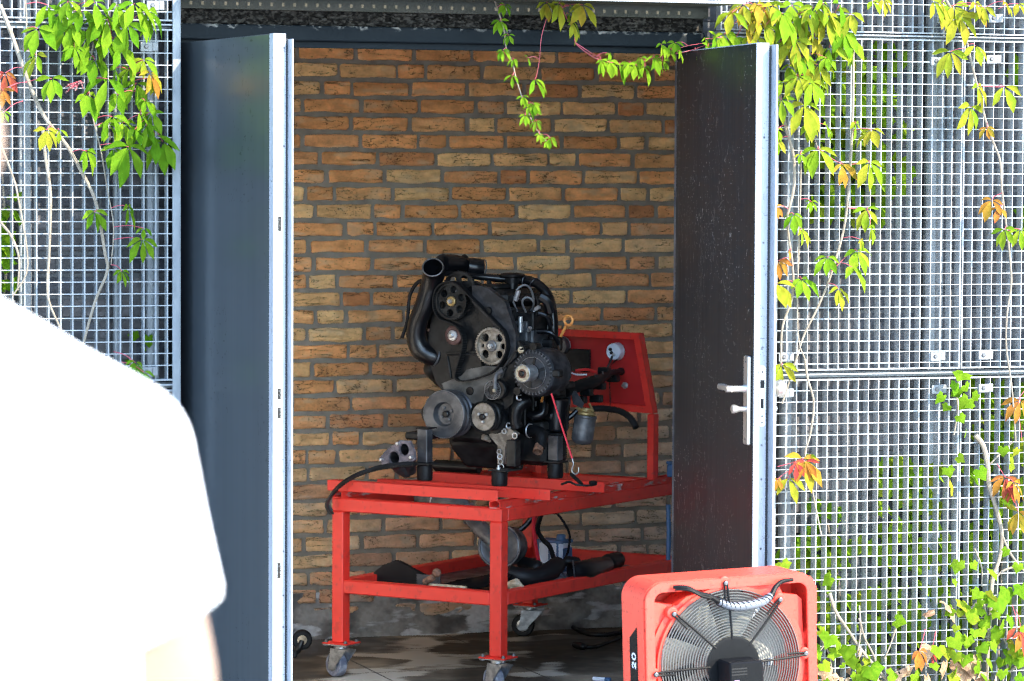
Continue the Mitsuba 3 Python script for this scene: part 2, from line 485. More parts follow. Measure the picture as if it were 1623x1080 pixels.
structure('pavement', bx(-150, 150, -150, .139, -.3, 0.0), 'm_pave')
structure('distant_ground', bx(-150, 150, .45, 150, -.3, -.02), 'm_pave')
structure('garage_floor', bx(-1.2, 1.95, .139, 2.5, -.3, .004), 'm_floor')

bld = thing('brick_building', 'brick garage with a wide double doorway and bare inner back wall', 'building')
put('facade_wall', bx(-6, -.985, .14, .34, 0.006, 3.4), 'm_facade', bld)
put('facade_wall', bx(.632, 6, .14, .34, 0.006, 3.4), 'm_facade', bld)
put('facade_wall', bx(-.9845, .6315, .15, .34, 2.1795, 3.4), 'm_facade', bld)
put('side_wall', bx(-1.35, -1.10, .342, 2.44, 0.006, 2.6), 'm_inside', bld)
put('side_wall', bx(1.80, 2.05, .342, 2.44, 0.006, 2.6), 'm_inside', bld)
put('ceiling', bx(-1.35, 2.05, .342, 2.44, 2.35, 2.6), 'm_ceiling', bld)
put('roof', bx(-6.1, 6.1, .1, 6, 3.4, 3.6), 'm_concrete', bld)
core = bld + '__back_wall'
put('back_wall', bx(-1.10, 1.80, 2.2065, 2.44, 0.0045, 2.35), 'm_mortar', bld, label='back wall of orange and tan bricks in wide grey mortar')


def brick_mesh(w, h, seed, nx=8, nz=4):
    r = np.random.default_rng(seed)
    V, F = [], []
    gx, gz = np.concatenate([[0, .035], np.linspace(.2, .8, nx - 4), [.965, 1]]), np.array([0, .16, .84, 1.0]) if nz == 4 else np.linspace(0, 1, nz)
    top = r.normal(0, .0011, nx) + .0012 * np.sin(r.uniform(0, 6) + gx * r.uniform(3, 8))
    bot = r.normal(0, .0014, nx) + .0014 * np.sin(r.uniform(0, 6) + gx * r.uniform(3, 8))
    le, ri = r.normal(0, .0016, nz), r.normal(0, .0016, nz)
    if r.random() < .18:
        bot[r.integers(1, nx - 1)] += r.uniform(.003, .008)
    for j in range(nz):
        for i in range(nx):
            x = -w / 2 + w * gx[i] + (le[j] if i == 0 else ri[j] if i == nx - 1 else 0)
            z = -h / 2 + h * gz[j] + top[i] * gz[j] + bot[i] * (1 - gz[j])
            edge = i in (0, nx - 1) or j in (0, nz - 1)
            if edge and i in (0, nx - 1) and j in (0, nz - 1):
                x *= 1 - .0035 / w
                z *= 1 - .0035 / h
            V.append((x, (.0018 if edge else 0) + r.normal(0, .0007), z))
    for j in range(nz - 1):
        for i in range(nx - 1):
            a = j * nx + i
            F += [(a, a + 1, a + nx + 1), (a, a + nx + 1, a + nx)]
    loop = list(range(nx)) + [j * nx + nx - 1 for j in range(1, nz)] + [(nz - 1) * nx + i for i in range(nx - 2, -1, -1)] + [j * nx for j in range(nz - 2, 0, -1)]
    b = len(V)
    V += [(V[q][0] * 1.012, .014, V[q][2] * 1.03) for q in loop]
    for s in range(len(loop)):
        e = (s + 1) % len(loop)
        F += [(loop[s], b + s, b + e), (loop[s], b + e, loop[e])]
    return np.array(V), np.array(F)


BR = {}
brng = np.random.default_rng(5)


def brick_ply(kind):
    pool = BR.setdefault(kind, [])
    n = 34 if kind == 's' else 14
    if len(pool) < n:
        V, F = brick_mesh({'s': .198, 'h': .0945}[kind], .0455, 100 + len(pool) + (0 if kind == 's' else 500))
        t, v = brng.random() ** 1.0, brng.random()
        uv = np.tile([[t, v]], (len(V), 1))
        pool.append(shared(trimesh.Trimesh(V, F[:, ::-1], process=False), 'm_brick', smooth=True, uv=uv))
        return pool[-1]
    return pool[brng.integers(n)]


rest = []
COURSE, PITCHB, TOP = .0614, .2120, 2.079
hidden_bricks = []
for row in range(-4, 34):
    zc = TOP - row * COURSE - .0228
    if zc < .025:
        break
    x = -1.10 - brng.random() * .2
    run = brng.integers(2, 7)
    while x < 1.80:
        kind = 's'
        run -= 1
        if run < 0:
            kind, run = 'h', brng.integers(2, 7)
        w = .198 if kind == 's' else .0945
        xc = x + w / 2
        if -1.08 < xc < 1.78:
            M = move(xc, 2.2 + brng.uniform(-.001, .002), zc + brng.normal(0, .0008))
            M[:3, :3] = np.array([[math.cos(e := brng.normal(0, .004)), 0, -math.sin(e)], [0, 1, 0], [math.sin(e), 0, math.cos(e)]]) @ np.diag([brng.uniform(.975, 1.015), 1, brng.uniform(.93, 1.05)])
            d = brick_ply(kind)
            if -.17 < xc < 1.48 and row >= 0:
                put('brick', d, None, core, M=M)
            else:
                hidden_bricks.append((d['filename'], M))
        x += w + .014 + brng.normal(0, .0015)
hv, huv = [], []
for fn, M in hidden_bricks:
    v, f, n, uv, c = meshkit.WRITTEN[fn]
    t = trimesh.Trimesh(np.array(v), np.array(f), process=False)
    t.apply_transform(M)
    hv.append(t)
    huv.append(uv)
put('brick_rows', cat(hv), 'm_brick', core, smooth=True, uv=np.vstack(huv), kind='stuff')

nx_, nz_ = 150, 12
gv = []
for j in range(nz_):
    for i in range(nx_):
        X, Z = -1.09 + 2.88 * i / (nx_ - 1), .003 + .165 * j / (nz_ - 1)
        f = meshkit.fbm(np.array([X * 9, Z * 16, 3.0]), 4, 2)
        lift = (.165 - Z) * .09 + (f - .52) * .045
        gv.append((X, 2.2 - lift if lift > -.006 else 2.206, Z))
gf = [(j * nx_ + i, j * nx_ + i + 1, (j + 1) * nx_ + i + 1, (j + 1) * nx_ + i) for j in range(nz_ - 1) for i in range(nx_ - 1)]
put('rough_plinth', (np.array(gv), np.array(gf)), 'm_plaster', core, smooth=True, label='rough pale mortar smeared over the lowest bricks')

# ---------------------------------------------------------------- gratings
GP = 1.0 / 30
WIDE, DEEP = .0029, .034
gvert, ghor = {}, {}


def grating(x0, x1, z0, z1, label, from_right=False, clips=(), seam_left=True):
    g = thing('metal_grating', label, 'grating', 'galvanised grating panels on the facade')
    fr = cat([bx(x0, x1, -.0015, DEEP + .001, z1 - .0042, z1), bx(x0, x1, -.0015, DEEP + .001, z0, z0 + .0042),
              bx(x0, x0 + .0042, -.0013, DEEP + .0005, z0 + .0042, z1 - .0042), bx(x1 - .0042, x1, -.0013, DEEP + .0005, z0 + .0042, z1 - .0042)])
    put('frame', fr, 'm_bar', g, smooth=False)
    h = round(z1 - z0, 4)
    if h not in gvert:
        gvert[h] = shared(bx(-WIDE / 2, WIDE / 2, 0, DEEP, .004, h - .004), 'm_bar', smooth=False)
    w = round(x1 - x0, 4)
    if w not in ghor:
        ghor[w] = shared(bx(.004, w - .004, -.001, .006, -WIDE / 2, WIDE / 2), 'm_bar', smooth=False)
    k = 1
    while True:
        X = (x1 - k * GP) if from_right else (x0 + k * GP)
        if not (x0 + .008 < X < x1 - .008):
            break
        put('bearing_bar', gvert[h], None, g, M=move(X, 0, z0))
        k += 1
    k = 1
    while z1 - k * GP > z0 + .012:
        put('cross_bar', ghor[w], None, g, M=move(x0, 0, z1 - k * GP))
        k += 1
    for cx, cz in clips:
        c = put('fixing_clip', cat([bx(cx - .024, cx + .010, -.006, -.003, cz - .014, cz + .012, .0012), bx(cx + .010, cx + .026, -.004, .02, cz - .013, cz + .013, .002)]), 'm_clip', g)
        put('bolt', lathe([(.0065, 0), (.0065, .003), (.005, .0045)], (cx - .008, -.006, cz), (0, -1, 0), 6), 'm_bolt', c, smooth=False)
    return g


def zx(x, y):
    p = at_y(x, y, -.003)
    return p[0], p[2]


grating(-1.982, -.9795, 1.060, 2.0360, 'weathered grey mesh panel left of the doors behind a large green creeper', True, [zx(236, 74), zx(236, 589)])
grating(-1.982, -.9795, 2.058, 3.05, 'mesh panel at the top left corner above the horizontal rail', True, [zx(246, 9)])
grating(-1.982, -.9795, .06, 1.034, 'low mesh panel beside the left door mostly hidden by the white shirt', True)
grating(.640, 1.4265, 1.060, 2.0465, 'large tall mesh panel right of the open doors with dark gaps behind', True, [zx(1486, 565), zx(1487, 97), zx(1246, 566)])
grating(.640, 1.4265, .06, 1.034, 'low mesh panel right of the fan with ivy growing behind it', True, [zx(1488, 617), zx(1246, 623)])
grating(.640, 1.4265, 2.0635, 3.05, 'mesh panel above the right door and under the hanging creeper', True, [zx(1497, 30)])
grating(1.4300, 2.1, 1.060, 2.0465, 'narrow view of a mesh panel at the right edge with an orange creeper', False, [zx(1562, 563), zx(1575, 94)])
grating(1.4300, 2.1, .06, 1.034, 'low mesh panel at the right edge behind thick ivy stems', False, [zx(1562, 615)])
grating(1.4300, 2.1, 2.0635, 3.05, 'mesh panel in the top right corner behind orange leaves', False, [zx(1578, 29)])
grating(-.9755, .6365, 2.1352, 3.0472, 'mesh panel over the doorway showing only its lower edge', False)

rl = [('horizontal grey support rail high on the right, behind the seam of the mesh panels', .642, 2.1, 2.055),
      ('horizontal grey support rail at handle height right of the doors', .642, 2.1, 1.0470),
      ('horizontal grey support rail in the top left corner', -1.98, -.982, 2.047),
      ('horizontal grey support rail left of the doors at shoulder height', -1.98, -.982, 1.0470)]
for lb, a, b, z in rl:
    r = thing('support_rail', lb, 'rail', 'support rails behind the mesh panels')
    put('web', bx(a, b, .036, .080, z - .010, z + .005, .001), 'm_galv', r)
    put('flange', bx(a, b, .0005, .0355, z - .0015, z + .0035, .001), 'm_bar', r)
for lb, X, w in [('wide galvanised post behind the left mesh close to the door', -1.035, .036), ('thin galvanised post behind the left mesh in its middle', -1.135, .024),
                 ('galvanised post behind the left mesh near the picture edge', -1.395, .034), ('galvanised post behind the right mesh seam', 1.385, .05),
                 ('galvanised post behind the right mesh close to the right door', .905, .04)]:
    k = thing('steel_post', lb, 'post', 'posts that carry the mesh panels')
    put('shaft', bx(X - w / 2, X + w / 2, .084, .084 + w * .8, .0, 3.05, .003), 'm_galv', k)
    put('foot_plate', bx(X - .06, X + .06, .0846, .134, .0005, .008, .001), 'm_galv', k)
k = thing('corner_post', 'slim galvanised corner strip at the left side of the doorway', 'post')
put('strip', bx(-1.0, -.9785, -.006, -.0022, .0, 3.05, .001), 'm_galv', k)
put('return_strip', bx(-.9779, -.9765, -.0055, .10, .0, 3.05), 'm_galv', k)

# ---------------------------------------------------------------- doorway
df = thing('door_frame', 'dark blue grey steel frame of the open double doorway', 'door frame')
put('header', bx(-.985, .632, .098, .165, 2.0145, 2.058, .003), 'm_header', df)
put('stop', bx(-.9525, .6035, .128, .150, 1.996, 2.0142, .001), 'm_header', df)
put('jamb', bx(-.9848, -.953, .10, .165, .006, 2.0142, .002), 'm_header', df)
put('jamb', bx(.604, .6318, .10, .165, .006, 2.0142, .002), 'm_header', df)
k = thing('lintel', 'crumbling dark concrete lintel above the door frame', 'lintel')
put('beam', bx(-.984, .631, .112, .33, 2.0585, 2.179, .004), 'm_rubble', k)
lump = []
for i in range(150):
    s = rng.uniform(.003, .010)
    lump.append(bx(-s * rng.uniform(1, 2.6), s * 1.5, -s, s, -s * .6, s * .6, s * .4).apply_transform(trimesh.transformations.euler_matrix(rng.uniform(-.5, .5), rng.uniform(-.3, .3), rng.uniform(-.5, .5))).apply_translation((rng.uniform(-.96, .6), .112, rng.uniform(2.060, 2.10))))
put('loose_mortar', cat(lump), 'm_rubble', k, kind='stuff')
k = thing('flashing', 'olive grey metal flashing strip above the lintel with sun slots', 'flashing')
put('sheet', bx(-.978, .63, .072, .0745, 2.099, 2.22), 'm_flash', k)
put('drip_edge', bx(-.978, .63, .0747, .1115, 2.099, 2.1015), 'm_flash', k)
hd = thing('canopy_plate', 'thin grey metal canopy strip above the doorway', 'canopy')
put('front_sheet', bx(-.974, .629, -.215, .028, 2.1320, 2.1335), 'm_flash', hd)
put('front_edge', bx(-.974, .629, -.2185, -.2152, 2.1285, 2.1365, .0008), 'm_bar', hd)
put('rear_sheet', bx(-.974, .629, .058, .0718, 2.1335, 2.135), 'm_flash', hd)


def leaf_matrix(hx, hy, d, t):
    return np.array([[d[0], t[0], 0, hx], [d[1], t[1], 0, hy], [0, 0, 1, 0], [0, 0, 0, 1.0]])


def on(mesh, M):
    mesh = mesh.copy()
    mesh.apply_transform(M)
    return mesh


LW, LT, Z0, Z1 = .755, .052, .018, 2.0035
th = math.radians(84.4)
ML = leaf_matrix(-.950, .120, (math.cos(th), -math.sin(th)), (math.sin(th), math.cos(th)))
th2 = math.radians(85.2)
tin = (-math.sin(th2), math.cos(th2))
MR = leaf_matrix(.55 - LT * tin[0], .12 - LT * tin[1], (-math.cos(th2), -math.sin(th2)), tin)


def slot_plate(key, M, z, h, t0, w, parts, A=LW):
    "rounded plate let into the free edge: t0 its middle across the edge"
    p = sbox(-w / 2, -h / 2, w / 2, h / 2).buffer(0)
    p = Polygon(p.buffer(-w * .45).buffer(w * .45).exterior)
    m = extr(p, .0016)
    # extrusion z -> a (outwards), x -> t, y -> z
    Q = np.array([[0, 0, 1, A + .0002], [1, 0, 0, t0], [0, 1, 0, z], [0, 0, 0, 1.0]])
    pk = put('edge_plate', on(on(m, Q), M), 'm_steel', key, smooth=False)
    for kind, dz, hh, ww in parts:
        if kind == 'hole':
            put('bolt_hole', on(bx(A + .0019, A + .0026, t0 - ww / 2, t0 + ww / 2, z + dz - hh / 2, z + dz + hh / 2), M), 'm_hole', pk, smooth=False)
        else:
            put('screw', on(lathe([(hh, 0), (hh * .8, .0012)], (A + .0018, t0, z + dz), (1, 0, 0), 10), M), 'm_darkst', pk)
    return pk


dl = thing('door_leaf', 'left metal door leaf standing open, its dark blue grey outer side showing', 'door')
LTL = .049
put('panel', on(bx(0.0, LW - .0302, 0, .0342, Z0, Z1, .0012), ML), 'm_door_out', dl)
put('edge_strip', on(bx(LW - .03, LW + .0006, -.0008, .0342, Z0, Z1 + .0006, .001), ML), 'm_edge', dl)
put('gasket', on(bx(.01, LW - .004, .0345, .0405, Z0, Z1 - .012), ML), 'm_gasket', dl, smooth=False)
put('inner_skin', on(bx(.02, LW + .028, .0408, .0455, Z0, Z1 - .014, .001), ML), 'm_edge', dl)
for yy, h in ((355, .046), (625, .034), (655, .034), (905, .048)):
    z = float(at_y(443, yy, -.637)[2])
    slot_plate(dl, ML, z, h, .0165, .012, [('hole', 0, h * .84, .0085), ('screw', h * .24, .0028, 0), ('screw', -h * .1, .0022, 0)], LW + .0005)
for yy in (76, 232, 995, 945, 875):
    z = float(at_y(443, yy, -.637)[2])
    put('screw', on(lathe([(.0028, 0), (.002, .001)], (LW + .0007, .029, z), (1, 0, 0), 10), ML), 'm_darkst', dl)
for z in (.25, 1.0, 1.75):
    put('hinge', on(cyl((-.008, .012, z - .05), (-.008, .012, z + .05), .008, 12, .001), ML), 'm_steel', dl)

drr = thing('door_leaf', 'right metal door leaf standing open, its scuffed black inner side with a lever handle', 'door')
put('outer_skin', on(bx(.02, LW + .036, 0, .0060, Z0, Z1 - .006, .001), MR), 'm_edge', drr)
put('gasket', on(bx(.01, LW - .006, .0063, .0138, Z0, Z1 - .010), MR), 'm_gasket', drr, smooth=False)
put('core', on(bx(0.0, LW, .014, LT - .0012, Z0, Z1 - .001, .001), MR), 'm_edge', drr)
put('panel', on(bx(.004, LW - .001, LT - .0011, LT, Z0 + .004, Z1 - .004), MR), 'm_door_in', drr, smooth=False)
zl = float(at_y(1210, 628, -.637)[2])
slot_plate(drr, MR, zl, .168, .0265, .019, [('hole', .033, .022, .012), ('hole', -.021, .026, .008), ('screw', .066, .003, 0), ('screw', -.056, .003, 0), ('screw', -.074, .003, 0)], LW)
for yy in (218, 385, 551, 706, 760, 870):
    z = float(at_y(1210, yy, -.637)[2])
    put('screw', on(lathe([(.0032, 0), (.0022, .001)], (LW + .0002, .0265, z), (1, 0, 0), 10), MR), 'm_darkst', drr)
ae = LW - .036
es = put('escutcheon', on(bx(ae - .021, ae + .021, LT + .0002, LT + .011, zl - .137, zl + .109, .003), MR), 'm_nickel', drr)
for dz in (-.121, .093):
    put('screw', on(lathe([(.0035, 0), (.0025, .001)], (ae, LT + .011, zl + dz), (0, 1, 0), 10), MR), 'm_darkst', es)
zh = float(at_y(1165, 617, -.6)[2])
lev = cat([lathe([(.0115, 0), (.011, .006), (.0092, .012), (.0092, .056)], (ae, LT + .011, zh), (0, 1, 0), 18),
           bx(ae - .108, ae + .009, LT + .046, LT + .058, zh - .0085, zh + .0085, .0035), bx(ae - .116, ae - .098, LT + .036, LT + .0575, zh - .0080, zh + .0080, .0035)])
put('lever_handle', on(lev, MR), 'm_nickel', drr)
zk = float(at_y(1165, 649, -.6)[2])
put('turn_knob', on(lathe([(.0085, 0), (.0075, .012), (.0075, .02), (.012, .030), (.0128, .036), (.0115, .041)], (ae, LT + .009, zk), (0, 1, 0), 20), MR), 'm_nickel', drr)
put('outside_knob', on(cat([lathe([(.012, 0), (.011, .02), (.022, .026), (.025, .036), (.022, .046)], (ae, -.002, zh), (0, -1, 0), 20),
                            lathe([(.010, 0), (.010, .022), (.007, .026)], (ae, -.002, zk), (0, -1, 0), 18)]), MR), 'm_nickel', drr)
put('outside_plate', on(bx(ae - .017, ae + .017, -.008, -.0002, zl - .128, zl + .118, .002), MR), 'm_nickel', drr)
for z in (.25, 1.0, 1.75):
    put('hinge', on(cyl((-.008, .02, z - .05), (-.008, .02, z + .05), .008, 12, .001), MR), 'm_steel', drr)

# ---------------------------------------------------------------- engine stand; local frame: u along its short front, w along its long side, z up
SO, SU, SW = np.array([-.17, 1.30, 0.0]), math.radians(-50.5), math.radians(39.5)
US, WS = np.array([math.cos(SU), math.sin(SU), 0]), np.array([math.cos(SW), math.sin(SW), 0])
MS = np.eye(4)
MS[:3, 0], MS[:3, 1], MS[:3, 3] = US, WS, SO


def P(x, y, w):
    "local point (u, w, z) at depth w of what the survey photo shows at x, y"
    d = ray(x, y)
    t = ((SO + WS * w - CAM) @ WS) / (d @ WS)
    p = CAM + t * d - SO
    return np.array([p @ US, w, p[2]])


def PZ(x, y, z):
    "local point at height z"
    d = ray(x, y)
    p = CAM + d * (z - CAM[2]) / d[2] - SO
    return np.array([p @ US, p @ WS, z])


def ps(name, mesh, m, parent, **k):
    return put(name, mesh, m, parent, M=MS, **k)


def many(name, meshes, m, parent, **k):
    for q in meshes:
        ps(name, q, m, parent, **k)


NW = (0, -1, 0)     # towards the viewer's side of the stand
S = .043
st = thing('engine_stand', 'bright red welded steel engine stand on four swivel castors', 'engine stand')
UL, WL = .645, 1.22
for a, b in ((0, 0), (UL - S, 0), (UL - S, WL - S), (0, WL - S)):
    ps('leg', bx(a, a + S, b, b + S, .121, .5468, .003), 'm_red', st)
for z0, z1, nm in ((.547, .590, 'top_rail'), (.282, .325, 'lower_rail')):
    ins = 0 if nm == 'top_rail' else S + .0004
    ps(nm, bx(ins, UL - ins, .0005, S - .0005, z0, z1, .003), 'm_red', st)
    ps(nm, bx(ins, UL - ins, WL - S + .0005, WL - .0005, z0, z1, .003), 'm_red', st)
    for a in (0, UL - S):
        ps(nm, bx(a + .0005, a + S - .0005, S + .0004, WL - S - .0004, z0 + .0004, z1 - .0004, .003), 'm_red', st)
ps('shelf_sheet', bx(S + .001, UL - S - .001, S + .001, WL - S - .001, .284, .287), 'm_darkst', st)


def u_channel(w, h, t, L):
    "lipped channel open to +z, along y"
    p = Polygon([(0, 0), (w, 0), (w, h), (w - .010, h), (w - .010, h - t), (w - t, h - t), (w - t, t), (t, t), (t, h - t), (.010, h - t), (.010, h), (0, h)])
    m = extr(p, L)
    m.apply_transform(np.array([[1, 0, 0, 0], [0, 0, 1, 0], [0, 1, 0, 0], [0, 0, 0, 1.0]]))
    return m


for a in (.002, UL - S + .001):
    m = u_channel(.040, .022, .0025, WL + .02)
    m.apply_translation((a, -.004, .5903))
    ps('slide_channel', m, 'm_redworn', st, smooth=False)
for u0, u1, w0, z in ((-.02, .630, .002, .6126), (.096, .752, .118, .6128), (.10, .765, .435, .6128)):
    h, t, d = .034, .003, .040
    m = cat([bx(u0, u1, w0, w0 + t, z, z + h, .001), bx(u0 + .0005, u1 - .0005, w0 + t + .0002, w0 + d, z + h - t - .0004, z + h - .0004), bx(u0 + .0005, u1 - .0005, w0 + t + .0002, w0 + d, z + .0002, z + t)])
    ps('cross_bar', m, 'm_red', st, smooth=False)


def caster(u, w, ang, z=.121, tyre='m_tyre'):
    c = ps('castor', cat([bx(u - .046, u + .046, w - .040, w + .040, z - .009, z - .0052, .001), cyl((u, w, z - .022), (u, w, z - .0095), .024, 20, .002)]), 'm_castor', st)
    ps('top_plate', bx(u - .048, u + .048, w - .042, w + .042, z - .005, z - .0004, .001), 'm_red', c)
    for a in (-.038, .038):
        for b in (-.031, .031):
            ps('bolt', lathe([(.007, -.0132), (.007, -.0094)], (u + a, w + b, z), (0, 0, 1), 6), 'm_bolt', c, smooth=False)
            ps('bolt', lathe([(.0065, 0), (.0065, .004), (.004, .0045), (.004, .008)], (u + a, w + b, z), (0, 0, 1), 6), 'm_bolt', c, smooth=False)
    d = np.array([math.cos(ang), math.sin(ang), 0])
    sd = np.array([-d[1], d[0], 0])
    ctr = np.array([u, w, .0445]) + d * .024
    fork = []
    for s in (-1, 1):
        pl = Polygon([(-.046, z - .024), (.026, z - .024), (.030, .062), (.038, .034), (.030, .030), (.012, .034)]).buffer(.002)
        m = extr(pl, .0028)
        o = np.array([u, w, 0]) + sd * (s * .022 - .0014)
        m.apply_transform(np.array([[d[0], 0, sd[0], o[0]], [d[1], 0, sd[1], o[1]], [0, 1, 0, 0], [0, 0, 0, 1.0]]))
        fork.append(m)
    ps('fork', cat(fork), 'm_castor', c, smooth=False)
    wk = ps('wheel', lathe([(.022, -.016), (.036, -.016), (.0395, -.012), (.0402, 0), (.0395, .012), (.036, .016), (.022, .016)], ctr, sd, 30), tyre, c)
    ps('hub', lathe([(.007, -.021), (.012, -.0185), (.0215, -.0165), (.0215, .0165), (.012, .0185), (.007, .021)], ctr, sd, 20), 'm_castor', wk)


caster(.0225, .0225, 2.85)
caster(UL - .0225, .0225, 2.75)
caster(.0225, WL - .0225, -2.75, tyre='m_rubber')
caster(UL - .0225, WL - .0225, 1.0)

# control panel on the far end of the stand
PW = .95
pa = lambda x, y: tuple(P(x, y, PW)[[0, 2]])
out = Polygon([pa(840, 519), pa(1020, 528), pa(1042, 652), pa(1042, 655), pa(856, 640)])
m = extr(out, .002)


def upright(m, w0):
    "extrusion in (u, z), its height going away from the viewer"
    m = m.copy()
    m.apply_transform(np.array([[1, 0, 0, 0], [0, 0, 1, w0], [0, 1, 0, 0], [0, 0, 0, 1.0]]))
    return m


pn = ps('control_panel', upright(m, PW), 'm_panel', st, smooth=False)
ps('rim', upright(extr(out.difference(out.buffer(-.022, join_style=2)), .034), PW - .0345), 'm_red', pn, smooth=False)
p0 = P(1036, 655, PW)
ps('support_post', bx(p0[0] - .006, p0[0] + .019, PW - .034, PW + .002, .6135, p0[2] - .002, .002), 'm_red', st)
p0 = P(862, 640, PW)
ps('support_post', bx(p0[0] - .012, p0[0] + .014, PW - .034, PW + .002, .6135, p0[2] - .002, .002), 'm_red', st)


def gauge(x, y, r, m):
    c = P(x, y, PW - .001)
    g = ps('gauge', lathe([(r, 0), (r, .026), (r * .93, .030), (r * .6, .030), (r * .58, .0285)], c, NW, 28), m, pn)
    ps('rim_ring', torus(c + np.array([0, -.004, 0]), NW, r, .0022, 28, 6), 'm_alu', g)
    for a, b in ((-.35, .25), (.1, -.35), (-.2, -.15)):
        ps('terminal', lathe([(r * .2, 0), (r * .17, .006), (r * .08, .008)], c + np.array([a * r, -.030, b * r]), NW, 10), 'm_black' if a < 0 else 'm_alu', g)


gauge(979, 557, .029, 'm_white')
gauge(893, 548, .030, 'm_grey')
q0, q1 = P(886, 588, PW), P(937, 554, PW)
ps('display_cover', bx(q0[0], q1[0], PW - .012, PW - .0004, q0[2], q1[2], .002), 'm_black', pn)
c = P(991, 611, PW - .0006)
ps('lock_bolt', lathe([(.011, 0), (.011, .003), (.006, .004), (.006, .016), (.004, .018)], c, NW, 14), 'm_alu', pn)
c = P(985, 589, PW - .0006)
ps('cable_gland', lathe([(.013, 0), (.013, .008), (.009, .010), (.008, .03)], c, NW, 14), 'm_rubber', pn)

# ---------------------------------------------------------------- the engine
en = thing('car_engine', 'greasy black four cylinder car engine with open timing belt on the red stand', 'engine')


def plate(poly_px, w0, w1, grow=0.0, holes=()):
    "a plate whose outline is given by photo points on its front face at depth w0"
    p = Polygon([tuple(P(x, y, w0)[[0, 2]]) for x, y in poly_px]).buffer(.006 + grow).buffer(-.006)
    for x, y, r in holes:
        p = p.difference(Point(*P(x, y, w0)[[0, 2]]).buffer(r))
    return upright(extr(p, w1 - w0), w0)


def PF(x, y, w, h):
    "centre at depth w of a disc whose front, h nearer, the survey photo shows at x, y"
    c = P(x, y, w - h)
    return np.array([c[0], w, c[2]])


lathe_at = lambda c, prof, n=32: lathe(prof, c, NW, n)


def turned(x, y, w, prof, n=32):
    "lathe facing the viewer: heights grow towards the viewer"
    return lathe(prof, PF(x, y, w, max(h for _, h in prof)), NW, n)


blk_u0 = float(P(712, 600, .345)[0])
ps('block', cat([bx(blk_u0, blk_u0 + .235, .345, .64, .795, 1.095, .012), bx(blk_u0 - .03, blk_u0 + .02, .40, .62, .86, 1.0, .01)]), 'm_cast', en)
ps('cylinder_head', bx(blk_u0 + .01, blk_u0 + .225, .348, .635, 1.0955, 1.205, .008), 'm_cast', en)
ps('valve_cover', cat([bx(blk_u0 + .03, blk_u0 + .205, .36, .62, 1.2055, 1.262, .018), bx(blk_u0 + .07, blk_u0 + .165, .37, .60, 1.2565, 1.278, .012)]), 'm_black', en)
ribs = [bx(blk_u0 + .236, blk_u0 + .252, .36 + k * .052, .372 + k * .052, .81, 1.08, .004) for k in range(5)]
many('block_rib', ribs, 'm_cast', en)
mat('m_covergrey', grime((.045, .043, .04), (.14, .13, .115), 24), .6, metal=.1)
mat('m_idler', grime((.06, .028, .022), (.14, .07, .06), 50), .6)
# rear timing cover and lower cover
ps('timing_back_plate', plate([(676, 560), (684, 500), (692, 468), (716, 446), (752, 446), (790, 470), (812, 512), (820, 560), (806, 600), (770, 640), (716, 640), (690, 605)], .322, .343), 'm_black', en)
ps('timing_cover', plate([(748, 452), (772, 456), (800, 478), (817, 530), (818, 566), (806, 578), (799, 545), (780, 512), (748, 480)], .298, .3215), 'm_alternator', en)
ps('lower_timing_cover', plate([(700, 608), (731, 596), (740, 586), (770, 580), (796, 583), (792, 600), (772, 606), (764, 640), (712, 640)], .292, .3213), 'm_covergrey', en)
ps('water_pump_cover', plate([(700, 560), (760, 556), (766, 604), (706, 606)], .305, .3214), 'm_black', en)
c0 = P(745, 620, .2915)
ps('cover_plug', lathe([(.014, 0), (.013, .004)], c0, NW, 20), 'm_black', en)
many('seam_rib', [tube([P(709, 565, .303), P(715, 600, .303)], .004, 8), tube([P(757, 562, .303), P(709, 563, .303)], .003, 8)], 'm_cast', en)


def toothed(R, n, h):
    a = np.arange(n * 4) * 2 * PI / (n * 4)
    r = R + h * np.array([0, 1, 1, 0] * n)
    return Polygon(np.stack([r * np.cos(a), r * np.sin(a)], 1))


def sprocket(name, x, y, w, R, m, holes, hub_m, nut_m, hub_r, n=40, depth=.022):
    c = P(x, y, w)
    p = toothed(R - .003, n, .003)
    for a, rr, d in holes:
        p = p.difference(Point(d * R * math.cos(a), d * R * math.sin(a)).buffer(rr * R))
    rim = toothed(R - .003, n, .003).difference(Point(0, 0).buffer(R * .86))
    m1 = upright(extr(p, depth * .45), w + depth * .35)
    m2 = upright(extr(rim, depth), w)
    mm = cat([m1, m2])
    mm.apply_translation((c[0], 0, c[2]))
    k = ps(name, mm, m, en, smooth=False)
    cc = c + np.array([0, depth * .35, 0])
    ps('hub', lathe([(hub_r, -.002), (hub_r, .006), (hub_r * .86, .008), (hub_r * .5, .008)], cc, NW, 26), hub_m, k)
    ps('nut', lathe([(hub_r * .5, .0075), (hub_r * .5, .015), (hub_r * .42, .017), (hub_r * .25, .017), (hub_r * .22, .022)], cc, NW, 6), nut_m, k, smooth=False)
    return k


sprocket('camshaft_sprocket', 714, 478, .285, .062, 'm_cast', [(k * PI / 3 + .35, .2, .62) for k in range(6)], 'm_brass', 'm_alu', .0165)
sprocket('rear_sprocket', 727, 462, .309, .066, 'm_cast', [(k * PI / 3 + .1, .2, .66) for k in range(6)], 'm_cast', 'm_darkst', .012, depth=.012)
sprocket('pump_sprocket', 778, 549, .285, .0615, 'm_tan', [(PI / 4, .21, .62), (3 * PI / 4, .23, .62), (5 * PI / 4, .23, .62), (7 * PI / 4, .21, .62), (0, .16, .66), (PI, .11, .6)], 'm_grey', 'm_alu', .0185)
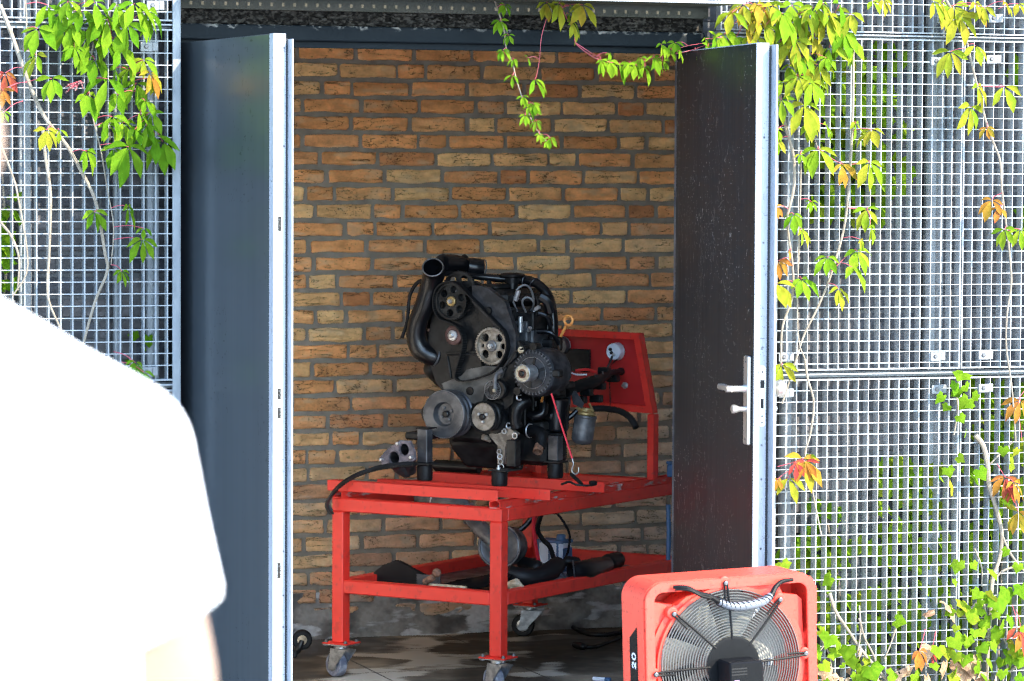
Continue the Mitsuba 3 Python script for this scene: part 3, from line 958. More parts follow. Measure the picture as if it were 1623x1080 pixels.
# belt: outside of the three wheels it runs on
cs = [P(714, 478, .285)[[0, 2]], P(778, 549, .285)[[0, 2]], P(718, 600, .285)[[0, 2]]]
bpx = [(727, 451), (714, 446.5), (700, 451), (691, 462), (688, 478), (690, 493), (699, 506), (712, 511), (725, 518), (733, 531), (735, 546), (731, 565), (723, 598), (740, 604), (778, 592), (794, 577), (803, 560), (805, 546), (801, 529), (790, 515)]
bpl = Polygon(smooth_path([P(x, y, .285) for x, y in bpx + bpx[:1]], 5)[:, [0, 2]]).buffer(0)
hull = bpl
ring = bpl.buffer(.0018).difference(bpl.buffer(-.0022))
teeth = []
L_ = hull.exterior
for k in range(int(L_.length / .0082)):
    q, q2 = L_.interpolate(k * .0082), L_.interpolate(k * .0082 + .001)
    teeth.append(bx(-.002, .002, .2755, .304, -.0028, .0008).apply_transform(trimesh.transformations.rotation_matrix(-math.atan2(q2.y - q.y, q2.x - q.x), (0, 1, 0))).apply_translation((q.x, 0, q.y)))
bl = ps('timing_belt', upright(extr(ring, .030), .2748), 'm_rubber', en, smooth=False)
ps('belt_tooth', cat(teeth), 'm_cast', bl, kind='stuff', smooth=False)
CI = PF(716, 532, .303, .03)
k = ps('idler_pulley', lathe_at(CI, [(.031, 0), (.031, .022), (.028, .024), (.027, .022), (.016, .022)]), 'm_idler', en)
ps('hub', lathe_at(CI, [(.017, .02), (.017, .028), (.013, .030), (.008, .030)], 20), 'm_alu', k)
ps('nut', lathe_at(CI, [(.0085, .029), (.0085, .038), (.006, .040)], 6), 'm_steel', k, smooth=False)
# crank pulley, two stepped grooved wheels
CK = PF(703, 657, .30, .066)
kc = ps('crank_pulley', lathe_at(CK, [(.072, 0), (.079, .004), (.079, .012), (.072, .016), (.072, .020), (.079, .024), (.079, .034), (.074, .040), (.0735, .043), (.079, .047), (.080, .062), (.076, .067), (.066, .068), (.040, .066), (.036, .060), (.034, .048), (.012, .046)], 48), 'm_darkst', en)
ps('rim_ring', torus(CK + np.array([0, -.0655, 0]), NW, .077, .0016, 48, 6), 'm_grey', kc)
for a in range(4):
    ps('bolt', lathe([(.0055, .045), (.0055, .052), (.004, .053)], CK + .021 * np.array([math.cos(a * PI / 2 + .5), 0, math.sin(a * PI / 2 + .5)]), NW, 6), 'm_grey', kc, smooth=False)
ps('centre_bolt', lathe([(.011, .045), (.011, .056), (.008, .058)], CK, NW, 12), 'm_black', kc, smooth=False)
CQ = PF(765, 661, .305, .04)
kp = ps('pump_pulley', lathe_at(CQ, [(.046, 0), (.050, .004), (.050, .012), (.046, .016), (.046, .022), (.050, .026), (.0515, .040), (.049, .043), (.047, .040), (.046, .034), (.012, .034)], 40), 'm_cast', en)
ps('face_disc', lathe_at(CQ, [(.0455, .0345), (.044, .037), (.016, .0375), (.014, .036)], 36), 'm_tan', kp)
for a in range(3):
    ps('bolt', lathe([(.0052, .037), (.0052, .045), (.003, .046)], CQ + .0165 * np.array([math.cos(a * 2.094 + .52), 0, math.sin(a * 2.094 + .52)]), NW, 6), 'm_alu', kp, smooth=False)
ps('hub', lathe_at(CQ, [(.010, .036), (.010, .046), (.007, .048)], 16), 'm_black', kp)
many('pump_housing', [turned(781, 664, .40, [(.048, 0), (.053, .02), (.053, .07), (.046, .090)], 26), turned(795, 655, .42, [(.036, 0), (.036, .08), (.03, .09)], 20)], 'm_black', en)
kt = ps('tensioner_roller', turned(787, 618, .285, [(.030, 0), (.0325, .003), (.0325, .022), (.030, .025), (.026, .026), (.014, .024)], 32), 'm_black', en)
many('rib', [bx(-.0008, .0008, -.0275, -.0255, .015, .0305).apply_transform(trimesh.transformations.rotation_matrix(a * PI / 14, (0, 1, 0))).apply_translation(P(787, 618, .285)) for a in range(28)], 'm_grey', kt, smooth=False)
ps('rim_ring', torus(P(787, 618, .285) + np.array([0, -.0255, 0]), NW, .0305, .0014, 32, 6), 'm_grey', kt)
ps('tensioner_arm', cat([tube([P(785, 619, .255), P(785, 603, .255), P(788, 593, .262), P(797, 588, .27)], [.0065, .0065, .007, .008], 10), lathe([(.0075, 0), (.0075, .006)], P(785, 619, .252), NW, 10)]), 'm_grey', en)
ps('tensioner_bolt', lathe([(.005, 0), (.005, .007), (.0035, .008)], P(784, 619, .2455), NW, 6), 'm_cream', en, smooth=False)
# alternator
ax, ay, aw = 845, 591, .285
AC = P(ax, ay, aw)
ka = ps('alternator', lathe([(.060, -.125), (.074, -.115), (.078, -.09), (.078, -.06), (.080, -.056), (.080, -.030), (.078, -.026), (.077, -.006), (.072, 0), (.060, .004), (.022, .006)], AC, NW, 44), 'm_alternator', en)
slots = []
for k in range(34):
    a = k * 2 * PI / 34
    slots.append(bx(-.0018, .0018, -.0032, .004, .052, .0725).apply_transform(trimesh.transformations.rotation_matrix(a, (0, 1, 0))).apply_translation(AC))
many('cooling_fin', slots, 'm_fin', ka, smooth=False)
many('vent_hole', [bx(-.0022, .0022, -.0009, .004, .054, .070).apply_transform(trimesh.transformations.rotation_matrix((k + .5) * 2 * PI / 34, (0, 1, 0))).apply_translation(AC + np.array([0, -.0012, 0])) for k in range(34)], 'm_hole', ka, smooth=False)
ps('rim_ring', torus(AC + np.array([0, -.0048, 0]), NW, .050, .0016, 40, 6), 'm_grey', ka)
many('spoke', [bx(-.005, .005, -.0075, 0, .02, .050, .001).apply_transform(trimesh.transformations.rotation_matrix(k * PI / 3 + .2, (0, 1, 0))).apply_translation(AC) for k in range(6)], 'm_cast', ka, smooth=False)
many('mounting_lug', [lathe([(.015, -.03), (.015, .004)], AC + np.array([-.042, 0, .072]), NW, 18), lathe([(.013, -.03), (.013, .002)], AC + np.array([.0, 0, .083]), NW, 18), lathe([(.013, -.03), (.013, .002)], AC + np.array([-.06, 0, -.062]), NW, 18), bx(.066, .096, .0, .03, -.012, .012, .004).apply_translation(AC)], 'm_cast', ka)
ps('mounting_bolt', lathe([(.0105, .004), (.0105, .010), (.006, .012)], AC + np.array([-.042, 0, .072]), NW, 14), 'm_cream', ka)
kq = ps('pulley', lathe([(.022, .006), (.027, .012), (.027, .058), (.0295, .062), (.0295, .066), (.0275, .068), (.0265, .064)], AC, NW, 32), 'm_alu', ka)
ps('cap_ring', lathe([(.0262, .0635), (.025, .0665), (.014, .0667), (.012, .064)], AC, NW, 28), 'm_cream', kq)
ps('shaft_collar', lathe([(.0150, .063), (.0150, .0685), (.013, .069)], AC, NW, 20), 'm_rust', kq)
ps('shaft_end', lathe([(.0095, .063), (.0095, .072), (.006, .074)], AC, NW, 12), 'm_black', kq)
ps('alternator_bracket', cat([plate([(792, 600), (806, 580), (822, 560), (830, 548), (842, 556), (820, 590), (812, 640), (800, 650)], .312, .345), tube([P(795, 588, .275), P(815, 560, .28), P(829, 553, .275)], .004, 8)]), 'm_cast', en)
# oil pan, block foot
pan = m3.Manifold.hull_points(np.array([[blk_u0 - .015, .36, .792], [blk_u0 + .235, .36, .792], [blk_u0 + .235, .64, .792], [blk_u0 - .015, .64, .792],
                                        [blk_u0 - .012, .365, .745], [blk_u0 + .23, .365, .745], [blk_u0 + .03, .40, .672], [blk_u0 + .2, .40, .672], [blk_u0 + .22, .60, .70], [blk_u0 + .02, .60, .70]]))
mp = pan.to_mesh()
pm = trimesh.Trimesh(mp.vert_properties[:, :3], mp.tri_verts)
ps('oil_pan', blob([(np.array([blk_u0 + .01, .375, .775]), .02, np.array([blk_u0 + .22, .375, .775]), .02)], .015, 12, [m3.Manifold.hull_points(np.asarray(pm.vertices)[:, :].copy())]), 'm_black', en)
many('starter_motor', [cyl(P(700, 700, .5) + np.array([-.05, 0, .09]), P(700, 700, .5) + np.array([-.05, .22, .09]), .036, 20, .006)], 'm_cast', en)
# intake pipe with its open mouth
ip = [P(687, 424, .262), P(688, 432, .285), P(682, 455, .30), P(674, 482, .30), P(663, 510, .305), P(660, 535, .31), P(668, 555, .32), P(686, 566, .335), P(700, 570, .36)]
ki = ps('intake_pipe', hollow(ip, [.0365, .037, .034, .033, .032, .033, .034, .031, .028], .003, 22), 'm_hose', en)
ps('mouth_ring', torus(P(686, 424, .2605), P(687, 424, .262) - P(688, 432, .285), .0335, .0022, 36, 8), 'm_grey', ki)
ps('pipe_clamp', torus(P(690, 565, .337), P(700, 570, .36) - P(686, 566, .335), .032, .004, 28, 6), 'm_darkst', ki)
many('upper_duct', [tube([P(700, 418, .31), P(715, 418, .36), P(733, 420, .42)], [.03, .031, .027], 18), tube([P(740, 422, .42), P(752, 424, .44), P(765, 425, .46)], [.027, .031, .029], 18),
                      tube([P(705, 409, .3), P(701, 404, .3)], .006, 8)], 'm_hose', en)
ps('duct_mouth', torus(P(767, 425, .462), P(767, 425, .462) - P(756, 424, .444), .0265, .0025, 30, 8), 'm_grey', en)
ps('duct_clamp', torus(P(735, 420, .42), P(745, 421, .42) - P(735, 420, .42), .030, .0045, 24, 6), 'm_cast', en)
ps('vacuum_hose', tube([P(672, 444, .30), P(660, 450, .3), P(650, 468, .31), P(647, 492, .31), P(645, 512, .31), P(637, 536, .31)], [.007, .0065, .006, .006, .0055, .0062], 10), 'm_rubber', en)
for q in ((P(678, 478, .40), .03, P(672, 505, .46), .034), (P(684, 585, .42), .028, P(700, 600, .5), .03), (P(676, 540, .42), .026, P(690, 530, .5), .04)):
    ps('turbo_housing', blob([q], .012), 'm_cast', en)
many('manifold_nut', [lathe([(.006, 0), (.006, .008)], P(x, y, .335), NW, 6) for x, y in ((682, 524), (690, 516), (694, 580), (686, 548))], 'm_rust', en, smooth=False)
# breather hose and cap across the top, coolant pipe down the right
ps('breather_hose', tube([P(698, 434, .30), P(716, 434, .34), P(752, 438, .42), P(795, 442, .48), P(826, 444, .5), P(842, 446, .50), P(858, 455, .50), P(870, 472, .50), P(876, 500, .5), P(877, 530, .5), P(873, 560, .5)],
                         [.010, .0105, .011, .013, .014, .0145, .0155, .016, .016, .0155, .015], 12), 'm_hose', en)
many('hose_clamp', [torus(P(726, 436, .36), P(752, 438, .42) - P(716, 434, .34), .0125, .002, 18, 6), torus(P(846, 448, .50), (.6, 0, -.5), .017, .0025, 18, 6), torus(P(832, 445, .50), (1, 0, -.2), .016, .0025, 18, 6)], 'm_darkst', en)
ps('filler_cap', lathe([(.022, 0), (.024, .018), (.041, .022), (.042, .027), (.036, .032), (.016, .034)], P(812, 449, .48), (0, 0, 1), 28), 'm_black', en)
many('cap_stand', [cyl(P(775, 444, .45) - np.array([0, 0, .03]), P(775, 444, .45), .008, 10), cyl(P(812, 449, .48) - np.array([0, 0, .04]), P(812, 449, .48), .018, 14)], 'm_black', en)
# injection pump and lines
q = P(813, 518, .40)
many('injection_pump', [bx(q[0] - .03, q[0] + .075, .40, .52, q[2] - .075, q[2] + .032, .006), bx(q[0] - .012, q[0] + .062, .385, .40, q[2] - .05, q[2] + .02, .004)], 'm_darkst', en)
ps('pump_head', bx(q[0] + .005, q[0] + .078, .398, .52, q[2] - .012, q[2] + .05, .005), 'm_black', en)
many('pump_screw', [lathe([(.009, 0), (.009, .028), (.0075, .03), (.0075, .05), (.006, .052)], P(825, 527, .382), (0, 0, 1), 12), lathe([(.007, 0), (.007, .02)], P(848, 491, .41), (.8, 0, .5), 6), lathe([(.007, 0), (.006, .018)], P(838, 524, .38), (.6, -.5, .5), 8)], 'm_alu', en)
for pts, r in (([(820, 495), (814, 480), (806, 468), (800, 468), (794, 474), (790, 480)], .0035), ([(818, 461), (824, 455), (832, 452), (840, 457), (845, 470), (846, 484), (841, 494)], .0038), ([(806, 500), (796, 492), (788, 484), (780, 470), (776, 464)], .0035),
               ([(834, 496), (828, 482), (830, 474), (838, 472), (846, 480), (843, 494)], .0038), ([(850, 470), (853, 482), (850, 500)], .005)):
    ps('fuel_line', tube([P(x, y, .40 + .01 * i) for i, (x, y) in enumerate(pts)], r, 8), 'm_grey' if r < .004 else 'm_cast', en)
ps('injector', cat([cyl(P(818, 472, .42), P(822, 460, .42), .0085, 12, .002), cyl(P(816, 476, .42), P(818, 471, .42), .011, 6)]), 'm_alu', en)
ps('injector', cat([cyl(P(780, 482, .37), P(785, 468, .38), .008, 12, .002), torus(P(780, 466, .375), NW, .009, .003, 16, 6)]), 'm_darkst', en)
for pts, r in (([(846, 496), (858, 498), (868, 503), (873, 516)], .009), ([(834, 530), (850, 526), (870, 527), (880, 534), (886, 546)], .008), ([(872, 560), (868, 575), (862, 600)], .012), ([(856, 470), (868, 478), (874, 495)], .018)):
    ps('coolant_hose', tube([P(x, y, .42 + .012 * i) for i, (x, y) in enumerate(pts)], r, 10), 'm_hose', en)
many('hose_clip', [torus(P(849, 495, .425), (1, 0, .1), .010, .003, 16, 6), torus(P(832, 530, .42), (1, 0, .1), .0095, .003, 16, 6)], 'm_alu', en)
many('side_bracket', [plate([(822, 540), (842, 545), (846, 560), (828, 556)], .33, .36), lathe([(.016, 0), (.016, .02), (.009, .021), (.008, .016)], P(824, 548, .325), NW, 18), lathe([(.013, 0), (.013, .01), (.008, .011)], P(775, 493, .2975), NW, 18)], 'm_cast', en)
bm = [bx(-.02, .02, -.02, .02, -.02, .02, .005).apply_scale((rng.uniform(.4, 1.3), rng.uniform(.5, 1.4), rng.uniform(.4, 1.2))).apply_translation(P(x, y, .5 + rng.uniform(-.03, .06))) for x, y in
      ((862, 520), (884, 545), (890, 570), (858, 540), (870, 545), (895, 590), (880, 610), (896, 610), (850, 560), (886, 625), (868, 640), (846, 640), (830, 665), (850, 660), (870, 660), (815, 690), (838, 720), (820, 735), (846, 730), (800, 720))]
many('accessory_block', bm, 'm_black', en)
# dipstick, wires
dsk = ps('dipstick', cat([tube([P(897, 517, .55), P(883, 545, .55)], [.0055, .0045], 10), tube([P(883, 545, .55), P(868, 590, .54), P(858, 640, .5)], .0045, 8)]), 'm_orange', en, label='orange dipstick handle with a ring')
ps('ring', torus(P(901, 508, .55), NW, .0155, .0045, 28, 8), 'm_orange', dsk)
for pts, r, mm in (([(871, 552), (868, 566), (862, 578)], .003, 'm_rust'), ([(884, 545), (888, 566), (893, 585), (891, 604), (884, 620)], .003, 'm_rust'), ([(878, 535), (880, 555), (882, 566)], .0045, 'm_blue'), ([(878, 565), (886, 590), (896, 612), (902, 640)], .006, 'm_rubber'),
                   ([(912, 588), (930, 586), (944, 590)], .005, 'm_panel'), ([(900, 590), (915, 594), (930, 594)], .003, 'm_white')):
    ps('wire', tube([P(x, y, .5 + .03 * i) for i, (x, y) in enumerate(pts)], r, 8), mm, en)
hr = [P(898, 622, .56), P(918, 612, .62), P(938, 606, .68), P(953, 600, .74), P(968, 592, .82), P(985, 589, PW - .02)]
ps('wiring_loom', tube(hr, [.016, .02, .021, .016, .012, .009], 12), 'm_rubber', en)
many('loom_band', [torus(P(x, y, w), (.8, .5, .1), r, .003, 18, 6) for x, y, w, r in ((934, 607, .67, .021), (944, 603, .7, .02), (956, 598, .755, .018), (968, 592, .82, .0135))], 'm_darkst', en)
many('loom_connector', [bx(-.02, .02, -.014, .014, -.012, .012, .003).apply_translation(P(x, y, w)) for x, y, w in ((958, 588, .80), (972, 600, .84), (950, 612, .74), (930, 622, .66), (920, 634, .62), (945, 632, .70))], 'm_black', en)
many('loom_wire', [tube([P(978, 570, PW - .03), P(968, 580, PW - .04), P(966, 600, PW - .04), P(967, 640, PW - .04), P(962, 668, PW - .04)], .0017, 6), tube([P(970, 566, PW - .03), P(966, 576, .88), P(960, 590, .8)], .004, 8)], 'm_cast', en)
# filters
kf = ps('fuel_filter', lathe([(.010, -.004), (.026, 0), (.034, .008), (.036, .014), (.0365, .085), (.039, .088), (.039, .094)], P(922, 703, .60), (.12, .05, 1), 30), 'm_grey', en)
many('filter_head', [lathe([(.030, .0945), (.033, .098), (.033, .104), (.022, .108), (.018, .118)], P(922, 703, .60), (.12, .05, 1), 14), cyl(P(921, 645, .59), P(914, 650, .57), .008, 10), cyl(P(934, 640, .62), P(940, 652, .60), .004, 8)], 'm_brass', kf)
ps('filter_hose', tube([P(917, 648, .58), P(905, 660, .56), P(890, 668, .54), P(872, 660, .53), P(862, 640, .52), P(858, 620, .52)], .0085, 10), 'm_hose', en)
ps('heater_hose', tube([P(940, 648, .62), P(960, 648, .62), P(985, 653, .60), P(1000, 664, .58), P(1008, 678, .57)], [.010, .0105, .0105, .0105, .0115], 12), 'm_rubber', en)
many('filter_shield', [plate([(905, 620), (912, 620), (925, 640), (922, 648), (908, 640)], .57, .574), plate([(895, 606), (904, 606), (903, 644), (897, 640)], .57, .575)], 'm_darkst', en, smooth=False)
ps('oil_filter', lathe([(.02, -.062), (.034, -.058), (.038, -.05), (.038, .045), (.034, .05)], P(884, 655, .52), (.06, 0, 1), 26), 'm_hose', en)
many('filter_bracket', [bx(-.03, .03, -.02, .03, -.012, .02, .004).apply_translation(P(878, 622, .50)), cyl(P(872, 632, .48), P(896, 628, .48), .003, 8)], 'm_cast', en)
# coolant elbow, outlets, lugs
ps('thermostat_elbow', tube([P(838, 634, .36), P(826, 640, .34), P(818, 652, .33), P(817, 668, .33), P(820, 678, .335)], [.022, .023, .022, .02, .02], 14), 'm_black', en)
ps('coolant_elbow', tube([P(862, 640, .45), P(860, 655, .44), P(848, 660, .43), P(838, 656, .43)], .016, 12), 'm_hose', en)
ko = ps('outlet_hose', hollow([P(836, 683, .42), P(848, 684, .41), P(858, 690, .395), P(858, 702, .38), P(855, 710, .365)], [.020, .021, .022, .020, .017], .003, 18), 'm_rubber', en)
ps('outlet_pipe', hollow([P(855, 706, .369), P(852, 717, .350)], [.015, .0165], .002, 18, 2), 'm_rust', ko)
ps('outlet_clamp', torus(P(840, 683, .418), (1, -.1, 0), .0215, .003, 20, 6), 'm_alu', ko)
many('front_bracket', [plate([(776, 690), (800, 676), (818, 688), (806, 698), (800, 705), (797, 735), (789, 735), (790, 706)], .322, .34, .003), lathe([(.010, 0), (.010, .03)], P(777, 697, .335), (-.4, -.8, .3), 10)], 'm_tan', en)
many('lug', [torus(P(799, 684, .318), NW, .0075, .0025, 20, 6), torus(P(816, 691, .318), NW, .0085, .003, 20, 6), torus(P(806, 675, .316), NW, .0085, .0028, 16, 6, .9, 5.8), torus(P(823, 630, .30), NW, .0095, .003, 16, 6, .8, 5.6)], 'm_alu', en)
many('lifting_chain', [torus(P(791 + 1.2 * i, 716 + 8 * i, .318), (.4 * (i % 2), -1, .2), .0075, .002, 16, 6) for i in range(4)], 'm_alu', en)
a, b = P(806, 690, .44), P(862, 744, .44)
ps('lower_housing', cat([bx(a[0], b[0], .44, .60, b[2] + .01, a[2] + .02, .015)]), 'm_black', en)
a, b = P(724, 640, .335), P(800, 700, .335)
ps('front_housing', bx(a[0] - .01, b[0], .324, .346, b[2], a[2] + .02, .006), 'm_cast', en)
# mounts
zb = .6472
for (x0, x1, yt, w, zz) in ((661, 683, 680, .155, .705), (868, 889, 690, .462, .705)):
    a, b = P(x0, yt, w), P(x1, yt, w)
    kk = ps('mount_post', bx(a[0], a[0] + .038, w, w + .036, zz - .0005, a[2], .002), 'm_darkst', en)
    ps('cap_plate', bx(a[0] - .002, a[0] + .045, w - .004, w + .05, a[2] + .0003, a[2] + .005, .001), 'm_cast', kk)
    ps('rubber_foot', lathe([(.024, 0), (.026, .008), (.026, .044), (.023, .05)], (a[0] + .019, w + .018, zb), (0, 0, 1), 22), 'm_rubber', kk)
    ps('base_plate', bx(a[0] - .014, a[0] + .052, w - .012, w + .045, zb + .0505, zz - .001, .001), 'm_cast', kk)
a = P(797, 757, .165)
kk = ps('mount_post', bx(a[0] - .004, a[0] + .03, .19, .225, .705, .79, .002), 'm_black', en)
ps('rubber_foot', lathe([(.024, 0), (.026, .008), (.026, .040), (.023, .046)], (a[0], .165 - .02, zb), (0, 0, 1), 22), 'm_rubber', kk)
ps('base_plate', bx(a[0] - .028, a[0] + .040, .118, .215, zb + .0465, zb + .051, .001), 'm_cast', kk)
ps('stud', lathe([(.006, 0), (.006, .007), (.004, .008), (.004, .014)], (a[0] - .004, .145, zb + .0512), (0, 0, 1), 6), 'm_alu', kk, smooth=False)
many('mount_arm', [bx(blk_u0 - .06, blk_u0 + .01, .17, .40, .775, .80, .006), bx(blk_u0 + .2, blk_u0 + .30, .44, .50, .80, .83, .006)], 'm_cast', en)
ps('sump_pipe', cat([cyl(P(690, 738, .50), P(760, 742, .5), .02, 16, .003)]), 'm_black', en)

# ---------------------------------------------------------------- loose things on the stand
k = thing('stretch_cord', 'thin red stretch cord with a steel hook hanging from the engine', 'cord')
ps('cord', tube([P(874, 624, .30), P(890, 675, .30), P(907, 727, .30)], .0032, 8), 'm_cord', k)
hk = [P(907, 727, .30), P(909, 736, .30), P(907, 742, .30), P(907, 748, .30), P(912, 752, .30), P(917, 748, .30), P(917, 741, .30)]
ps('hook', tube(hk, .0024, 8), 'm_alu', k)
k = thing('gasket_flange', 'grey twin port manifold flange lying on the left end of the stand', 'engine part')
fl = Polygon([tuple(P(x, y, .10)[[0, 2]]) for x, y in ((602, 728), (612, 716), (634, 700), (648, 701), (654, 715), (656, 728), (640, 736), (612, 742))]).buffer(.004)
for x, y, r in ((624, 726, .021), (640, 713, .02)):
    fl = fl.difference(Point(*P(x, y, .10)[[0, 2]]).buffer(r))
ps('face', upright(extr(fl, .012), .10), 'm_gasketgrey', k, smooth=False)
many('ports', [hollow([P(624, 726, .113), P(632, 738, .17), P(645, 748, .22)], [.025, .025, .022], .003, 20), hollow([P(640, 713, .113), P(646, 728, .17), P(650, 745, .22)], [.0245, .024, .022], .003, 20)], 'm_darkst', k)
many('stud', [lathe([(.006, 0), (.006, .012), (.004, .013)], P(x, y, .10), NW, 6) for x, y in ((606, 729), (632, 703), (653, 725))], 'm_alu', k, smooth=False)
k = thing('drive_belt', 'black toothed drive belt drooping over the left end of the red stand', 'belt')
bp = [P(655, 736, .09), P(625, 738, .06), P(595, 743, .03), P(565, 753, -.01), P(540, 768, -.03), P(523, 786, -.035), P(518, 800, -.035), P(525, 812, -.03)]
ps('strap', band(bp, (.1, .5, .6), .020, .005), 'm_rubber', k)
S2 = smooth_path(bp, 14)
ps('tooth', cat([bx(-.0022, .0022, -.009, .009, -.003, .003).apply_translation(p + np.array([.002, 0, -.004])) for p in S2[::2]]), 'm_cast', k, kind='stuff')
k = thing('exhaust_downpipe', 'dull silver exhaust downpipe with flange slung under the stand top', 'exhaust pipe')
ep = [P(665, 783, .40), P(690, 788, .40), P(715, 794, .38), P(735, 806, .36), P(752, 826, .34), P(772, 848, .32), P(790, 862, .32)]
ps('pipe', tube(ep, [.036, .046, .042, .029, .027, .026, .026], 18), 'm_grey', k)
many('clamp', [torus(P(696, 789, .398), (1, -.05, -.3), .047, .004, 26, 6), torus(P(737, 808, .358), (1, 0, -1.2), .031, .004, 22, 6), torus(P(748, 821, .345), (1, 0, -1.2), .0295, .0035, 22, 6)], 'm_alu', k)
ps('flange', lathe([(.07, 0), (.072, .004), (.072, .012), (.066, .014), (.058, .010), (.04, .010)], P(792, 866, .335), (.25, -1, .1), 36), 'm_darkst', k)
ps('flange_ring', torus(P(792, 866, .322), (.25, -1, .1), .069, .003, 40, 6), 'm_grey', k)
ps('drum', lathe([(.062, 0), (.064, .10), (.05, .12)], P(792, 866, .336), (-.25, 1, -.1), 28), 'm_darkst', k)
k = thing('fluid_can', 'blue and white plastic fluid can standing on the lower shelf', 'can')
a = PZ(876, 893, .2875)
a = np.array([.40, .90, .2875]) if not (.1 < a[1] < 1.15) else a
cx_, cy_ = P(879, 870, .80)[0], .80
ps('body', bx(cx_ - .05, cx_ + .05, cy_ - .035, cy_ + .035, .2876, .405, .01), 'm_white', k)
many('stripe', [bx(cx_ - .0515 + a_ * .04, cx_ - .0515 + a_ * .04 + .008, cy_ - .0362, cy_ - .0352, .295, .398) for a_ in (.1, 1.2, 2.0)] + [bx(cx_ - .0506, cx_ + .0506, cy_ - .0356, cy_ + .0356, .396, .4056)], 'm_blue', k, smooth=False)
ps('side_label', bx(cx_ + .0502, cx_ + .0512, cy_ - .03, cy_ + .03, .30, .38), 'm_blue', k, smooth=False)
ps('neck_cap', lathe([(.016, 0), (.016, .014), (.013, .018)], (cx_ + .025, cy_, .4057), (0, 0, 1), 18), 'm_blue', k)
k = thing('rubber_cover', 'black moulded plastic cover standing on the lower shelf by the left leg', 'cover')
cv = Polygon([tuple(P(x, y, .20)[[0, 2]]) for x, y in ((592, 921), (594, 908), (608, 897), (626, 890), (634, 893), (655, 905), (672, 914), (676, 924))]).buffer(.003)
mcv = upright(extr(cv, .02), .20)
mcv.vertices[:, 2] = np.maximum(mcv.vertices[:, 2], .3)
ps('shell', mcv, 'm_rubber', k, smooth=False)
ps('foot', bx(cv.bounds[0], cv.bounds[2], .201, .219, .2874, .2998, .002), 'm_rubber', k)
k = thing('tool_set', 'rusty ball joint and bright steel bar lying on the lower shelf behind the front rail', 'tools')
ps('ball_joint', cat([lathe([(.004, 0), (.012, .004), (.0155, .013), (.012, .023), (.004, .027)], P(688, 913, .07), (.5, .2, .6), 18), cyl(P(672, 924, .07), P(688, 914, .07), .011, 14, .003)]), 'm_rust', k)
ps('steel_bar', bx(P(680, 922, .08)[0], P(738, 930, .08)[0], .075, .09, .3145, .3255, .001), 'm_cream', k)
ps('plate', bx(P(660, 915, .12)[0], P(697, 915, .12)[0], .12, .126, .2873, P(660, 910, .12)[2], .001), 'm_darkst', k)
k = thing('air_duct', 'black rubber air ducts heaped on the lower shelf on the right', 'duct')
ps('duct', hollow([P(905, 908, .52), P(925, 905, .56), P(945, 900, .66), P(960, 896, .74)], [.036, .035, .033, .03], .003, 22), 'm_hose', k)
ps('bent_duct', tube([P(806, 908, .30), P(826, 914, .32), P(850, 915, .36), P(872, 905, .42), P(884, 895, .48)], [.024, .03, .03, .032, .028], 14), 'm_rubber', k)
many('duct_clamp', [torus(P(910, 908, .525), (.8, .5, .1), .0385, .003, 28, 6), torus(P(940, 902, .63), (.8, .5, .1), .036, .003, 28, 6), torus(P(892, 912, .47), (.6, .3, .7), .03, .004, 24, 6)], 'm_darkst', k)
for q in ((P(830, 893, .44), .022, P(850, 900, .42), .026), (P(965, 892, .78), .03, P(978, 888, .86), .028), (P(900, 890, .62), .018, P(912, 892, .64), .02)):
    ps('side_piece', blob([q], .012), 'm_rubber', k)
k = thing('rubber_mat', 'crumpled black rubber sheet on the lower shelf beside the near leg', 'sheet')
pts = [P(697, 926, .16), P(720, 915, .2), P(745, 912, .24), P(770, 905, .26), P(790, 896, .28), P(806, 905, .26)]
g = []
for i, p in enumerate(pts):
    for j in range(5):
        g.append((p[0] + .02 * j * .3, p[1] + .05 * j - .04, .2885 + (p[2] - .2885) * (1 - .18 * j) * (1 if j else .25) + .004 * rng.uniform(-1, 1)))
g = np.array(g)
ff = [(i * 5 + j, i * 5 + j + 1, i * 5 + j + 6, i * 5 + j + 5) for i in range(len(pts) - 1) for j in range(4)]
va, fa, _ = meshkit.arrays((g, np.array(ff)))
mt = trimesh.Trimesh(np.vstack([va, va - np.array([0, 0, .003])]), np.vstack([fa, fa[:, ::-1] + len(va)]), process=False)
mt.vertices[:, 2] = np.maximum(mt.vertices[:, 2], .2873 + .003 * (np.arange(len(mt.vertices)) < len(va)))
ps('sheet', mt, 'm_hose', k, smooth=60)
k = thing('cotton_rag', 'pale beige rag beside the near leg on the lower shelf', 'rag')
ps('cloth', blob([(P(806, 928, .19), .012, P(818, 924, .19), .014), (P(818, 924, .19), .012, P(828, 932, .19), .008), (P(812, 934, .16), .008, P(826, 936, .18), .007)], .006, 4), 'm_cream', k)
for pts, r, mm, lb in (([(846, 812), (846, 840), (850, 870), (856, 900)], .0062, 'm_cord', 'dark red hose hanging under the stand top to the shelf'), ([(858, 815), (852, 838), (860, 855), (872, 868), (880, 895)], .008, 'm_rubber', 'black hose beside the dark red hose under the stand'),
                       ([(884, 815), (896, 832), (903, 850), (900, 875), (892, 893)], .0042, 'm_rubber', 'thin black cable looping in front of the back wall under the stand'), ([(800, 838), (818, 842), (832, 834), (846, 818), (862, 810), (884, 812)], .009, 'm_hose', 'thick black hose slung below the top rail of the stand')):
    k = thing('hanging_hose', lb, 'hose')
    ps('hose', tube([P(x, y, .62 + .02 * i) for i, (x, y) in enumerate(pts)], r, 10), mm, k)
k = thing('loose_wire', 'tangle of thin black wire on the stand below the steel hook', 'wire')
